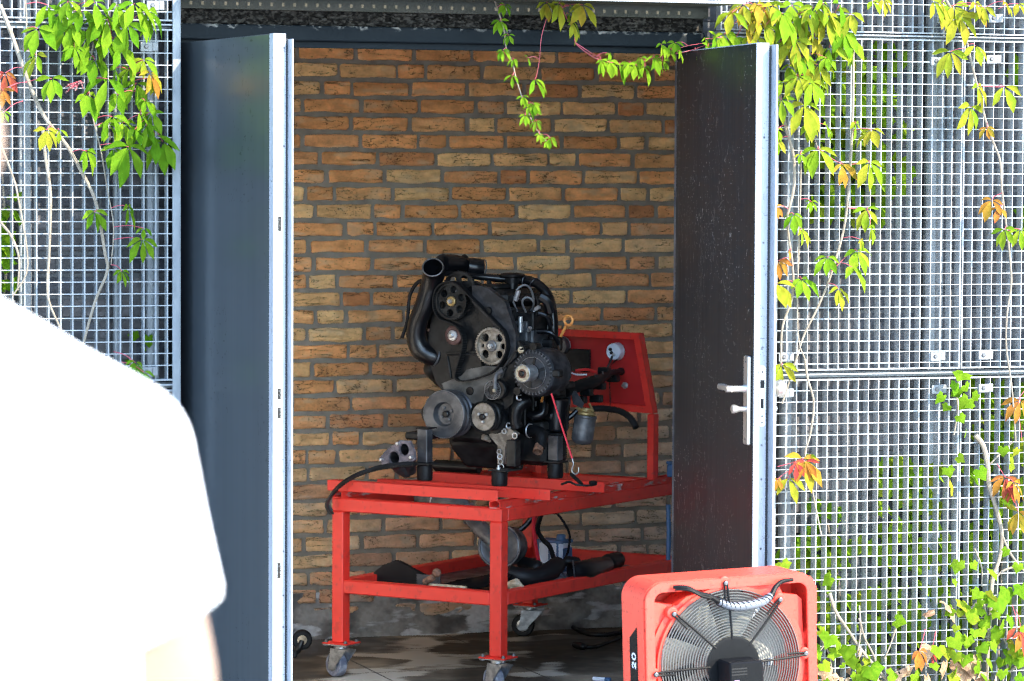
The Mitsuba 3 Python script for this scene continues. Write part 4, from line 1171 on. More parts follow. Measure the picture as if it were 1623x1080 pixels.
many('wire', [tube([P(905, 752, .30), P(914, 760, .28), P(922, 768, .27)], .006, 8), tube([P(890, 768, .25), P(902, 764, .25), P(912, 768, .24), P(930, 770, .26), P(945, 768, .3)], .0035, 8), lathe([(.012, 0), (.014, .008), (.006, .012)], P(940, 768, .3), (0, 0, 1), 12)], 'm_rubber', k)
k = thing('blue_container', 'blue plastic container edge just visible by the right door on the stand', 'container')
q = P(1061, 742, 1.05)
ps('body', bx(q[0] - .012, q[0] + .12, 1.05, 1.15, .6128, q[2] + .012, .004), 'm_blue', k)
ps('lid', bx(q[0] - .014, q[0] + .122, 1.048, 1.152, q[2] + .0125, q[2] + .022, .003), 'm_blue', k)
k = thing('hanging_tube', 'dark blue tube hanging behind the right door under the stand rail', 'tube')
ps('tube', tube([P(1059, 800, 1.10), P(1060, 850, 1.10), P(1059, 888, 1.10)], .008, 10), 'm_blue', k)
k = thing('floor_cable', 'black cable with a plug lying on the floor under the stand', 'cable')
gz = lambda x, y, z=.012: ((at := CAM + ray(x, y) * (z - CAM[2]) / ray(x, y)[2]))
put('cable', tube([gz(893, 975, .05), gz(905, 992), gz(930, 1004), gz(960, 1006), (gz(985, 1002)), gz(1010, 995)], .008, 10), 'm_rubber', k)
put('second_strand', tube([gz(918, 1025), gz(940, 1026), gz(965, 1018), gz(990, 1008), gz(1010, 1002)], .006, 8), 'm_rubber', k)
put('plug', blob([(gz(912, 1022, .016), .012, gz(924, 1025, .016), .013)], .006, 3), 'm_black', k)
k = thing('trolley_wheel', 'dark castor wheel with a pale hub on an arm beside the left door', 'wheel')
wc = gz(479, 1014, .062)
wc2 = wc + np.array([0, 0, 0])
vd = CAM - wc
vd[2] = 0
vd /= np.linalg.norm(vd)
put('tyre', lathe([(.016, -.014), (.030, -.014), (.0335, -.009), (.0335, .009), (.030, .014), (.016, .014)], wc2, vd, 30), 'm_rubber', k)
put('hub', lathe([(.004, .019), (.010, .018), (.0165, .0148), (.0165, -.0148)], wc2, vd, 24), 'm_cream', k)
sdv = np.cross(vd, [0, 0, 1.0])
put('arm', cat([tube([wc2 + vd * .018, wc2 + vd * .018 - np.array([0, 0, .03]) + sdv * .012, wc2 - np.array([0, 0, .046]) + sdv * .03], [.008, .011, .012], 10), cyl(wc2 - np.array([0, 0, .046]) + sdv * .03 - vd * .02, wc2 - np.array([0, 0, .046]) + sdv * .03 + vd * .03, .014, 14, .003)]), 'm_black', k)
k = thing('marker_pen', 'small white and blue marker lying on the oily floor near the fan', 'marker')
a, b = gz(940, 1076, .011), gz(968, 1078, .011)
put('barrel', cyl(a, a + (b - a) * .68, .007, 12, .001), 'm_white', k)
put('cap', cyl(a + (b - a) * .685, b, .0075, 12, .001), 'm_blue', k)

# ---------------------------------------------------------------- the fan
FY = -1.2
FC = at_y(1158, 1052, FY)
yw, rl_ = math.radians(1.0), math.radians(1.8)
FA0, FT = np.array([math.cos(yw), math.sin(yw), 0]), np.array([math.sin(yw), -math.cos(yw), 0])
FA = FA0 * math.cos(rl_) + np.array([0, 0, 1]) * math.sin(rl_)
FZ = np.array([0, 0, 1]) * math.cos(rl_) - FA0 * math.sin(rl_)
MF = np.eye(4)
FS = .937
MF[:3, 0], MF[:3, 1], MF[:3, 2], MF[:3, 3] = FA * FS, -FT * FS, FZ * FS, FC     # local (a, depth away from the viewer, z)


def Q(x, y, d=0.0):
    r = ray(x, y)
    o = FC - FT * d
    p = CAM + r * ((o - CAM) @ FT) / (r @ FT) - FC
    return np.array([p @ FA / FS, d / FS, p @ FZ / FS])


def pf(name, mesh, m, parent, **k):
    return put(name, mesh, m, parent, M=MF, **k)


fan = thing('blower_fan', 'large square red blower fan with round wire guard in the foreground', 'fan')
bot = -(FC[2] / FS - .035)
o0 = sbox(-.250, bot, .263, .238)
outer = o0.buffer(-.055).buffer(.055)
inner = outer.buffer(-.013)
lip = outer.difference(outer.buffer(-.030))
pf('shell', cat([upright(extr(outer.difference(inner), .160), .012), upright(extr(lip.buffer(-.002), .006), .0005), upright(extr(outer.buffer(-.004).difference(outer.buffer(-.026)), .0125), -.0003)]), 'm_fanred', fan, smooth=25)
slotL = Polygon([tuple(Q(x, y, .03)[[0, 2]]) for x, y in ((1026, 951), (1034, 938), (1050, 931), (1096, 928), (1108, 936), (1084, 943), (1068, 957))]).buffer(.004)
slotR = Polygon([tuple(Q(x, y, .03)[[0, 2]]) for x, y in ((1232, 921), (1262, 914), (1284, 918), (1292, 932), (1292, 985), (1273, 1000), (1271, 948), (1262, 940), (1240, 938))]).buffer(.004)
hole = Point(0, 0).buffer(.2085, 32)
plate_ = inner.buffer(-.0005).difference(hole).difference(slotL).difference(slotR)
pf('front_plate', upright(extr(plate_, .012), .026), 'm_fanred', fan, smooth=25)
pf('slot_wall', cat([upright(extr(s.buffer(.004).difference(s), .07), .0385) for s in (slotL, slotR)]), 'm_fanred', fan, kind='stuff')
pf('back_plate', upright(extr(inner.buffer(-.0005).difference(Point(0, 0).buffer(.214, 32)), .008), .140), 'm_fanred', fan, smooth=25)
ringp = Point(0, 0).buffer(.2155, 48).difference(Point(0, 0).buffer(.2065, 48))
pf('collar', upright(extr(ringp, .165), .004), 'm_fanred', fan, smooth=40)
pf('collar_rib', upright(extr(Point(0, 0).buffer(.232, 48).difference(Point(0, 0).buffer(.2158, 48)).intersection(inner.buffer(-.002)).difference(slotL).difference(slotR), .008), .0175), 'm_fanred', fan, smooth=40)
dome = lambda r: -.004 - .016 * (1 - (r / .205) ** 2)
for i in range(19):
    r = .068 + i * .0076
    pf('guard_ring', torus((0, dome(r), 0), NW, r, .0018, 56, 6), 'm_wire', fan)
for k in range(8):
    a = k * PI / 4 + .03
    e, s = np.array([math.cos(a), 0, math.sin(a)]), np.array([-math.sin(a), 0, math.cos(a)])
    pt = lambda r, q=0: e * r + s * q + np.array([0, dome(min(r, .2)) - .0028, 0])
    pf('guard_bar', cat([tube([pt(.07), pt(.15), pt(.222, .002)], .0033, 8), tube([pt(.168, .011), pt(.20, .010), pt(.222, .009)], .0030, 8), torus(pt(.224, .0055) - np.array([0, .0, 0]), NW, .0050, .0032, 18, 6)]), 'm_blackbar', fan)
    lg = pf('guard_lug', lathe([(.017, 0), (.016, .020), (.013, .022)], e * .226 + s * .005 + np.array([0, .022, 0]), NW, 18), 'm_fanred', fan)
    pf('bolt', lathe([(.0062, 0), (.0062, .004), (.004, .005)], e * .2245 + s * .0055 + np.array([0, -.0065, 0]), NW, 10), 'm_bolt', lg, smooth=False)
hubd = pf('hub_disc', lathe([(.078, 0), (.078, .003), (.07, .005), (.02, .005)], (0, dome(.07) + .001, 0), NW, 40), 'm_motor', fan)
for q in (bx(-.05, .048, -.112, -.0255, -.10, .020, .004), bx(-.044, .060, -.09, -.03, -.11, .006, .004), bx(.0482, .066, -.075, -.028, -.075, -.02, .003)):
    pf('motor_box', q, 'm_motor', hubd)
for i in range(3):
    pf('vent_slot', bx(-.046, .0, -.1135, -.1118, -.015 + .008 * i, -.011 + .008 * i), 'm_hole', hubd, smooth=False)
pf('sticker', bx(-.038, -.024, -.1132, -.1122, -.085, -.028), 'm_sticker', hubd, smooth=False)
for k in range(7):
    a0 = k * 2 * PI / 7 + .25
    V, F = [], []
    n1, n2 = 7, 5
    for i in range(n1):
        r = .05 + (.198 - .05) * i / (n1 - 1)
        for j in range(n2):
            s = (j / (n2 - 1) - .5)
            a = a0 + s * (.78 - .10 * i / (n1 - 1)) + .12 * i / (n1 - 1)
            V.append((r * math.cos(a), .085 + s * .075 * (1 - .35 * i / (n1 - 1)) + .01 * (s * 2) ** 2, r * math.sin(a)))
    F = [(i * n2 + j, i * n2 + j + 1, i * n2 + j + n2 + 1, i * n2 + j + n2) for i in range(n1 - 1) for j in range(n2 - 1)]
    va, fa, _ = meshkit.arrays((np.array(V), np.array(F)))
    pf('blade', trimesh.Trimesh(np.vstack([va, va + np.array([0, .003, 0])]), np.vstack([fa, fa[:, ::-1] + len(va)]), process=False), 'm_blade', fan, smooth=50)
pf('blade_hub', lathe([(.055, -.05), (.058, -.02), (.055, .03), (.04, .04)], (0, .09, 0), NW, 28), 'm_blade', fan)
pf('rear_guard', cat([torus((0, .169, 0), NW, .03 + .0175 * i, .0015, 40, 5) for i in range(11)] + [tube([(.03 * math.cos(a), .171, .03 * math.sin(a)), (.208 * math.cos(a), .171, .208 * math.sin(a))], .002, 6) for a in np.arange(8) * PI / 4]), 'm_blackbar', fan, kind='stuff')
for a in (-.20, .19):
    pf('foot', bx(a - .03, a + .03, .01, .19, bot - .034, bot - .0005, .006), 'm_rubber', fan)
lb = pf('side_label', extr(Polygon([(.058, -.30), (.112, -.30), (.116, .075), (.062, .11)]), .0012).apply_transform(np.array([[0, 0, -1, -.2502], [1, 0, 0, 0], [0, 1, 0, 0], [0, 0, 0, 1.0]])), 'm_motor', fan, smooth=False)
tx = meshkit.text_mesh('20', .027, .0008, True)
# reads upwards on the left wall: text x -> z, text y -> towards the front
for t_, zt, dt in ((tx, -.01, .072), (meshkit.text_mesh('-', .02, .0008, True), -.075, .078)):
    t_.apply_transform(np.array([[0, 0, -1, -.2515], [0, 1, 0, dt], [1, 0, 0, zt], [0, 0, 0, 1.0]]))
    pf('lettering', t_, 'm_white', lb, smooth=False)
k = thing('fan_cable', 'cable in grey spiral wrap drooping across the top of the red fan', 'cable')
cp = [Q(1067, 931, -.01), Q(1080, 931, -.02), Q(1092, 933, -.026), Q(1108, 941, -.03), Q(1124, 945, -.034), Q(1140, 954, -.036), Q(1160, 961, -.038), Q(1185, 960, -.038), Q(1208, 954, -.036), Q(1222, 944, -.033), Q(1230, 930, -.026), Q(1240, 922, -.018), Q(1256, 919, -.01)]
cp = np.array(cp)
for q in (tube(cp[:6], [.005, .006, .006, .0065, .007, .008], 10), tube(cp[8:], [.010, .009, .007, .006, .005], 10), tube(cp[:5] + np.array([.004, -.004, -.006]), .004, 8)):
    pf('cord', q, 'm_blackbar', k)
pf('wrap', tube(cp[5:10], [.009, .0115, .0125, .0125, .010], 12), 'm_wrap', k)
cs_ = smooth_path(cp[5:10], 6)
for i in range(0, len(cs_) - 1, 2):
    pf('wrap_turn', torus(cs_[i], cs_[i + 1] - cs_[i] + np.array([0, .004, .003]), .0125, .0016, 18, 5), 'm_blackbar', k)

# ---------------------------------------------------------------- the person in the foreground
PD = 2.6
_p = CAM + PD * ray(-180, 540)
MP = np.eye(4)
MP[:3, 0], MP[:3, 1], MP[:3, 3] = _R, np.cross(np.array([0, 0, 1.0]), _R), (_p[0], _p[1], 0)
V3 = lambda *a: np.array(a, float)
pe = thing('person', 'person in a plain white T-shirt at the left edge, seen from behind', 'person')


def hand(side, wrist):
    ch = []
    w = wrist
    pc = w + V3(0, .012, -.045)
    for k, (df, L) in enumerate(((.030, .075), (.011, .084), (-.009, .078), (-.027, .060))):
        kn = w + V3(-side * .004, df, -.085 + abs(df) * .2)
        m1 = kn + V3(-side * .008, .004, -L * .45)
        m2 = m1 + V3(-side * .018, .004, -L * .30)
        tp = m2 + V3(-side * .020, .002, -L * .18)
        ch += [(w + V3(0, df * .5, -.015), .018, kn, .0125), (kn, .0095, m1, .0088), (m1, .0088, m2, .0080), (m2, .0080, tp, .0070)]
    t1 = w + V3(-side * .008, .028, -.030)
    t2 = t1 + V3(-side * .016, .024, -.026)
    t3 = t2 + V3(-side * .010, .006, -.028)
    return ch + [(w + V3(0, .004, -.012), .019, t1, .014), (t1, .013, t2, .011), (t2, .011, t3, .0085)]


ch = [(V3(0, .0, 1.46), .062, V3(0, .02, 1.58), .056), (V3(0, .02, 1.60), .058, V3(0, .055, 1.625), .05)]
arms = {}
for s in (1, -1):
    sh, el, wr = V3(s * .168, .02, 1.42), V3(s * .214, .055, 1.13), V3(s * .222, .16, .90)
    arms[s] = wr
    ch += [(V3(s * .06, 0, 1.44), .06, sh, .05), (sh, .050, V3(s * .200, .045, 1.26), .048), (V3(s * .200, .045, 1.26), .048, el, .040), (el, .041, el + (wr - el) * .35, .041), (el + (wr - el) * .35, .041, wr, .027)]
    ch += hand(s, wr)
    ch += [(V3(s * .095, 0, .95), .085, V3(s * .10, .01, .52), .056), (V3(s * .10, .01, .52), .056, V3(s * .10, -.01, .36), .056), (V3(s * .10, -.01, .36), .056, V3(s * .10, .0, .10), .038), (V3(s * .10, .0, .07), .038, V3(s * .11, .14, .045), .032)]
ch += [(V3(.09, 0, 1.36), .095, V3(-.09, 0, 1.36), .095), (V3(.075, 0, 1.10), .09, V3(-.075, 0, 1.10), .09), (V3(.09, 0, 1.36), .095, V3(.075, 0, 1.10), .09), (V3(-.09, 0, 1.36), .095, V3(-.075, 0, 1.10), .09), (V3(.08, 0, .97), .1, V3(-.08, 0, .97), .1), (V3(0, 0, 1.1), .1, V3(0, 0, .97), .11)]
head = [ell((0, .045, 1.685), .074, .092, .108), ell((0, .085, 1.625), .05, .05, .06), ell((0, .139, 1.665), .013, .018, .024), ell((.074, .04, 1.672), .010, .022, .032), ell((-.074, .04, 1.672), .010, .022, .032),
        ell((.022, .128, 1.61), .02, .012, .008), ell((-.022, .128, 1.61), .02, .012, .008)]
bd = blob(ch, .011, 8, head)
scene[pe] = {**mikit.ply(bd, 'm_skin', smooth=True), 'to_world': T(MP.tolist())}
pp = lambda name, mesh, m, **k: put(name, mesh, m, pe, M=MP, smooth=k.pop('smooth', True), **k)
for s in (1, -1):
    pp('eye', trimesh.creation.icosphere(2, .011).apply_translation((s * .031, .128, 1.69)), 'm_white')


def cloth(hulls, cuts, edge=.012, it=10):
    parts = [m3.Manifold.batch_hull([m3.Manifold.sphere(r, 28).scale((1, fy, 1)).translate(tuple(p)) for p, r, fy in h]) for h in hulls]
    M = m3.Manifold.batch_boolean(parts, m3.OpType.Add)
    for n, o in cuts:
        M = M.trim_by_plane(tuple(n), o)
    M = M.refine_to_length(edge)
    d = M.to_mesh()
    t = trimesh.Trimesh(d.vert_properties[:, :3], d.tri_verts, process=True)
    trimesh.smoothing.filter_taubin(t, iterations=it)
    v = t.vertices
    f = (meshkit.fbm(v * np.array([7, 7, 4.5]), 3, 4) - .5) * .014 + (meshkit.fbm(v * np.array([16, 16, 7]), 2, 9) - .5) * .005
    t.vertices = v + t.vertex_normals * f[:, None]
    return t


body_h = [[(V3(s * .055, .0, 1.503), .060, 1), (V3(s * .166, .012, 1.427), .067, 1.05)] for s in (1, -1)]
body_h += [[(V3(.055, 0, 1.475), .064, 1), (V3(-.055, 0, 1.475), .064, 1), (V3(.10, 0, 1.36), .10, 1.15), (V3(-.10, 0, 1.36), .10, 1.15)],
           [(V3(.10, 0, 1.36), .10, 1.15), (V3(-.10, 0, 1.36), .10, 1.15), (V3(.088, 0, 1.22), .103, 1.15), (V3(-.088, 0, 1.22), .103, 1.15)],
           [(V3(.088, 0, 1.22), .103, 1.15), (V3(-.088, 0, 1.22), .103, 1.15), (V3(.096, 0, .90), .108, 1.2), (V3(-.096, 0, .90), .108, 1.2)]]
sl = []
for s in (1, -1):
    q = m3.Manifold.batch_hull([m3.Manifold.sphere(.067, 28).translate((s * .166, .012, 1.427)), m3.Manifold.sphere(.066, 28).translate((s * .190, .036, 1.300))])
    sl.append(q.trim_by_plane((-s * .49, .0, .87), 1.0235))
tsh = [m3.Manifold.batch_hull([m3.Manifold.sphere(r, 28).scale((1, fy, 1)).translate(tuple(p)) for p, r, fy in h]) for h in body_h]
tsM = m3.Manifold.batch_boolean(tsh, m3.OpType.Add).trim_by_plane((0, 0, 1.0), .88)
tsM = m3.Manifold.batch_boolean([tsM] + sl, m3.OpType.Add).refine_to_length(.011)
d_ = tsM.to_mesh()
tm = trimesh.Trimesh(d_.vert_properties[:, :3], d_.tri_verts, process=True)
trimesh.smoothing.filter_taubin(tm, iterations=10)
v = tm.vertices
tm.vertices = v + tm.vertex_normals * ((meshkit.fbm(v * np.array([7, 7, 4.5]), 3, 4) - .5) * .012 + (meshkit.fbm(v * np.array([17, 17, 7]), 2, 9) - .5) * .004)[:, None]
pp('t_shirt', tm, 'm_tshirt')
pp('collar', torus((0, .012, 1.548), (0, .25, 1), .064, .008, 36, 8), 'm_tshirt')
pp('trousers', cloth([[(V3(.085, 0, .955), .094, 1.02), (V3(-.085, 0, .955), .094, 1.02)]] + [h for s in (1, -1) for h in ([(V3(s * .088, 0, .95), .092, 1.02), (V3(s * .10, .01, .52), .08, 1.05)], [(V3(s * .10, .01, .52), .08, 1.05), (V3(s * .10, -.005, .10), .066, 1.1)])], [((0, 0, -1.0), -1.0), ((0, 0, 1.0), .075)]), 'm_trousers')
for s in (1, -1):
    pp('shoe', blob([(V3(s * .10, -.02, .052), .05, V3(s * .108, .09, .046), .045), (V3(s * .108, .09, .046), .045, V3(s * .115, .17, .040), .038)], .012, 8, ), 'm_shoe')
hm = m3.Manifold.batch_boolean([ell((0, .038, 1.695), .079, .098, .110), ell((0, -.005, 1.65), .068, .066, .085)], m3.OpType.Add).trim_by_plane(tuple(V3(0, -.62, .78) / 1.0), 1.27).refine_to_length(.010)
d_ = hm.to_mesh()
hh = trimesh.Trimesh(d_.vert_properties[:, :3], d_.tri_verts, process=True)
hh.vertices = hh.vertices + hh.vertex_normals * ((meshkit.fbm(hh.vertices * 70, 3, 2) - .45) * .012)[:, None]
pp('hair', hh, 'm_hair')

# ---------------------------------------------------------------- climbing plants
lrg = np.random.default_rng(77)


def leaflet(o, d, nrm, L, W, hue, droop):
    "one pointed toothed leaflet folded along its midrib"
    n = 6
    d = d / np.linalg.norm(d)
    side = np.cross(d, nrm)
    side /= np.linalg.norm(side)
    nn = np.cross(side, d)
    prof = np.array([.06, .50, .92, 1.0, .66, .03]) * W / 2
    V, UV, F = [], [], []
    c = o.copy()
    dd = d.copy()
    fold = lrg.uniform(.25, .6)
    for i in range(n):
        ser = 1 + (.12 if i % 2 else -.05) * lrg.uniform(.4, 1.2)
        for s in (-1, 0, 1):
            w = prof[i] * ser * (1 if s else 0)
            V.append(c + side * s * w + nn * (abs(s) * w * fold))
            UV.append((min(1, max(0, hue + lrg.normal(0, .025) + (.10 if i == n - 1 else 0) * (hue > .3))), .5 + .1 * s + lrg.uniform(-.3, .3)))
        dd = dd + np.array([0, 0, -droop]) - nn * droop * .15
        dd /= np.linalg.norm(dd)
        c = c + dd * L / (n - 1)
    for i in range(n - 1):
        for s in range(2):
            a = i * 3 + s
            F += [(a, a + 1, a + 4), (a, a + 4, a + 3)]
    return np.array(V), np.array(F), np.array(UV)


def creeper_leaf(p, L, hue, tilt=0.0):
    "hand-shaped leaf of five leaflets hanging from its stalk end p"
    out = []
    yaw, pit = lrg.normal(.15, .5), lrg.uniform(-.35, .45)
    nrm = np.array([math.sin(yaw), -math.cos(yaw) * math.cos(pit), math.sin(pit) + .25])
    nrm /= np.linalg.norm(nrm)
    dn = np.array([0, 0, -1.0]) - nrm * (-nrm[2])
    dn /= np.linalg.norm(dn)
    sd = np.cross(nrm, dn)
    off = 0
    VV, FF, UU = [], [], []
    k5 = lrg.random() > .15
    for a, q in ((-1.85, .66), (-.80, .95), (0, 1.0), (.80, .95), (1.85, .66)) if k5 else ((-1.2, .85), (0, 1), (1.2, .85)):
        a = a + tilt + lrg.normal(0, .13)
        l = 1.28 * L * q * lrg.uniform(.85, 1.12)
        d = dn * math.cos(a) + sd * math.sin(a) + nrm * lrg.uniform(.0, .25)
        V, F, U = leaflet(p + d * l * .07, d, nrm + lrg.normal(0, .22, 3) + sd * math.sin(a) * lrg.uniform(.1, .7), l, l * lrg.uniform(.30, .40), hue + lrg.normal(0, .07), lrg.uniform(.03, .16) + .13 * abs(math.sin(a)))
        VV.append(V)
        FF.append(F + off)
        UU.append(U)
        off += len(V)
    return np.vstack(VV), np.vstack(FF), np.clip(np.vstack(UU), 0, 1)


IVY = np.array([(0, -.04), (.18, -.24), (.50, -.24), (.52, .04), (.66, .28), (.42, .42), (.26, .62), (0, .92), (-.26, .62), (-.42, .42), (-.66, .28), (-.52, .04), (-.50, -.24), (-.18, -.24)])


def ivy_leaf(p, L, hue):
    yaw, pit, rot = lrg.normal(.1, .55), lrg.normal(.25, .45), lrg.normal(PI, .7)
    nrm = np.array([math.sin(yaw), -math.cos(yaw) * math.cos(pit), math.sin(pit)])
    nrm /= np.linalg.norm(nrm)
    up = np.array([0, 0, 1.0]) - nrm * nrm[2]
    up /= np.linalg.norm(up)
    sd = np.cross(up, nrm)
    c, s = math.cos(rot), math.sin(rot)
    pts = IVY * (1 + lrg.normal(0, .05, IVY.shape))
    V = [p + nrm * L * .03]
    for x, y in pts:
        X, Y = x * c - y * s, x * s + y * c
        V.append(p + L * (sd * X + up * Y) - nrm * L * (.10 * (x * x + y * y) + lrg.uniform(0, .06)))
    n = len(pts)
    mid = [p + (np.array(V[i + 1]) - p) * .5 + nrm * L * .035 for i in range(n)]
    V = V + mid
    F = []
    for i in range(n):
        j = (i + 1) % n
        F += [(0, n + 1 + i, n + 1 + j), (n + 1 + i, i + 1, j + 1), (n + 1 + i, j + 1, n + 1 + j)]
    U = np.clip(np.stack([hue + lrg.normal(0, .03, len(V)), .5 + lrg.uniform(-.4, .4) + lrg.normal(0, .1, len(V))], 1), 0, 1)
    return np.array(V), np.array(F), U


def put_leaf(k, vfu, m='m_leaf'):
    V, F, U = vfu
    put('leaf', trimesh.Trimesh(V, F, process=False), m, k, smooth=True, uv=U)


def creeper(label, leaves, stems, group=None, Y=-.03, spread=.05):
    k = thing('virginia_creeper', label, 'climbing plant', group)
    pet = []
    S_ = []
    for pts, r in stems:
        P_ = [at_y(x, y, Y + lrg.uniform(-.012, .012)) for x, y in pts]
        rr = np.linspace(r, r * .6, len(P_))
        S_ += list(smooth_path(P_, 6))
        put('stem', tube(P_, rr, 7, 5), 'm_stem' if r > .0016 else 'm_petiole', k)
    S_ = np.array(S_)
    for x, y, s, h in leaves:
        p = at_y(x, y, Y - lrg.uniform(.0, spread))
        put_leaf(k, creeper_leaf(p, s * lrg.uniform(.8, 1.15) / 545.0, h, lrg.normal(0, .15)))
        if len(S_):
            b = S_[np.argmin(((S_ - p) ** 2).sum(1) + (S_[:, 2] < p[2] - .01) * .003)]
            v = b - p
            L = np.linalg.norm(v)
            if L > .09:
                b = p + v / L * .06 + np.array([0, .02, .01])
            pet.append(tube([p, (p + b) / 2 + np.array([0, -.006, .006]), b], .0011, 5, 3))
    if pet:
        put('leaf_stalk', cat(pet), 'm_petiole', k, kind='stuff')
    return k


G, YG, YO, RD = .13, .28, .46, .85
creeper('bright green creeper hanging over the mesh left of the doors',
        [(95, 22, 38, G), (60, 46, 30, G), (142, 56, 44, G), (130, 18, 32, G), (190, 78, 38, G), (58, 88, 28, .4), (82, 125, 33, G), (170, 125, 36, G), (138, 150, 36, G), (205, 108, 30, .24), (216, 133, 34, G), (238, 116, 26, .62), (245, 128, 22, .5),
         (222, 180, 36, G), (204, 233, 40, .1), (172, 198, 25, G), (246, 215, 36, G), (258, 225, 32, .1), (137, 240, 30, G), (150, 336, 32, G), (203, 328, 28, G), (226, 380, 38, G), (193, 430, 24, G), (228, 362, 16, G), (8, 116, 26, .92), (4, 143, 20, .8),
         (74, 206, 22, .5), (94, 206, 16, .42), (215, 575, 24, G), (228, 590, 20, G), (6, 178, 16, G), (234, 18, 38, G), (112, 42, 32, G), (170, 30, 36, G), (202, 40, 34, G), (150, 4, 34, G), (185, 8, 36, G), (213, 6, 36, G), (75, 8, 34, .12), (108, 2, 30, G),
         (165, 62, 30, .12), (150, 95, 26, G), (118, 75, 26, G), (186, 150, 30, G), (196, 195, 28, .14), (230, 160, 28, G), (214, 205, 28, G), (180, 235, 26, G), (232, 200, 28, .12), (240, 180, 26, .1), (152, 30, 30, .1), (180, 108, 28, .1), (178, 185, 24, G), (228, 95, 24, .3)],
        [([(0, 8), (20, 60), (45, 130), (70, 185), (105, 230), (125, 265), (148, 310), (158, 350), (166, 400), (170, 430), (150, 480), (128, 560)], .0062), ([(40, 0), (42, 40), (36, 80)], .0028), ([(68, 205), (72, 250), (80, 310), (78, 400), (76, 470), (95, 520)], .005),
         ([(150, 60), (140, 120), (146, 180), (160, 240), (170, 300), (180, 360), (176, 420)], .0026), ([(0, 225), (20, 280), (28, 310), (44, 420), (20, 470)], .0035), ([(0, 352), (18, 375), (30, 410), (28, 460)], .004), ([(100, 25), (110, 60), (140, 62), (185, 60)], .0014), ([(205, 112), (220, 160), (232, 190)], .0016)])
creeper('thin young green creeper strand hanging in front of the doorway bricks',
        [(800, 8, 15, G), (792, 33, 17, .12), (806, 56, 15, .12), (797, 80, 17, G), (814, 94, 14, .12), (812, 120, 15, .12), (848, 126, 30, .12), (828, 153, 17, .15), (842, 165, 17, .15), (832, 183, 14, .12), (850, 192, 13, .12), (855, 213, 14, .15), (872, 219, 12, .15), (866, 224, 10, .2), (836, 92, 12, G), (846, 165, 14, .2)],
        [([(784, 0), (792, 25), (799, 50), (802, 75), (812, 100), (818, 125), (826, 150), (832, 165), (840, 185), (850, 205), (864, 222), (872, 232)], .0026), ([(866, 30), (858, 60), (855, 95), (850, 122)], .0012)], Y=-.02, spread=.03)
creeper('creeper shoot arching from the top middle across to the right door',
        [(908, 35, 28, .34), (886, 6, 30, .42), (866, 4, 28, .5), (924, 8, 26, .5), (902, 10, 16, .2), (900, 22, 14, .2), (953, 96, 20, .16), (966, 98, 24, .14), (980, 103, 20, .16), (998, 100, 24, .18), (1008, 104, 22, .2), (1022, 106, 22, .18), (1036, 90, 22, .16), (1048, 70, 22, .14), (1062, 78, 20, .14), (1070, 68, 22, .16), (1078, 82, 16, .16), (1102, 80, 24, .2), (1118, 62, 20, .16), (1122, 74, 20, .2), (1136, 60, 20, .18), (965, 85, 14, .14), (1016, 92, 18, .18), (1050, 97, 18, .2)],
        [([(886, 0), (896, 25), (910, 50), (912, 68), (930, 84), (950, 95), (975, 100), (1000, 100), (1030, 94), (1065, 87), (1095, 80), (1125, 70), (1150, 66)], .0015), ([(914, 69), (935, 83), (955, 95)], .0013), ([(1060, 85), (1085, 74), (1120, 68)], .0013)], Y=-.03, spread=.04)
warm = lambda L: [(x, y, q, min(1, h + lrg.choice([0, .06, .12, .2, .3], p=[.3, .25, .2, .15, .1])) if y < 300 else h) for x, y, q, h in L]
right = [(1178, 8, 38, .4), (1160, 20, 36, .30), (1148, 55, 30, G), (1215, 8, 36, .32), (1240, 22, 40, .2), (1262, 34, 36, .14), (1290, 12, 36, .18), (1330, 8, 36, .14), (1348, 22, 34, .2), (1236, 66, 40, .36), (1260, 64, 40, .42), (1306, 25, 40, .32), (1338, 52, 34, .16), (1314, 76, 30, .18),
         (1290, 58, 32, .2), (1180, 40, 36, .48), (1200, 30, 30, .26), (1195, 58, 26, .14), (1166, 60, 24, G), (1272, 90, 32, .24), (1296, 103, 36, .26), (1266, 122, 34, .16), (1235, 32, 36, .3), (1311, 26, 34, .3), (1238, 158, 26, .2), (1232, 205, 20, .3), (1275, 167, 38, .2), (1309, 199, 26, .26), (1296, 237, 40, .2),
         (1335, 262, 32, .3), (1378, 258, 32, .28), (1356, 196, 34, .28), (1382, 206, 30, .28), (1340, 57, 34, .22), (1280, 195, 22, .2), (1268, 245, 16, G), (1262, 85, 30, .2), (1288, 130, 34, .2), (1305, 120, 30, .22), (1225, 10, 34, .34), (1320, 40, 34, .22), (1255, 8, 34, .22), (1275, 20, 36, .26), (1305, 5, 34, .2), (1345, 75, 26, .14), (1250, 105, 30, .24), (1242, 130, 26, .3), (1310, 92, 26, .18), (1200, 8, 34, .36), (1190, 20, 30, .3), (1212, 42, 32, .3), (1222, 65, 30, .28),
         (1258, 340, 28, G), (1270, 365, 28, .34), (1374, 332, 32, .32), (1380, 358, 26, .3), (1311, 408, 30, G), (1358, 398, 32, .3), (1351, 424, 32, .3), (1329, 458, 30, .4), (1233, 414, 26, .8), (1230, 450, 40, .4), (1270, 443, 28, G), (1250, 398, 18, .75), (1228, 328, 20, .75), (1364, 380, 18, .45), (1239, 578, 28, .42), (1232, 760, 20, .75), (1232, 225, 18, .4), (1286, 320, 18, .2)]
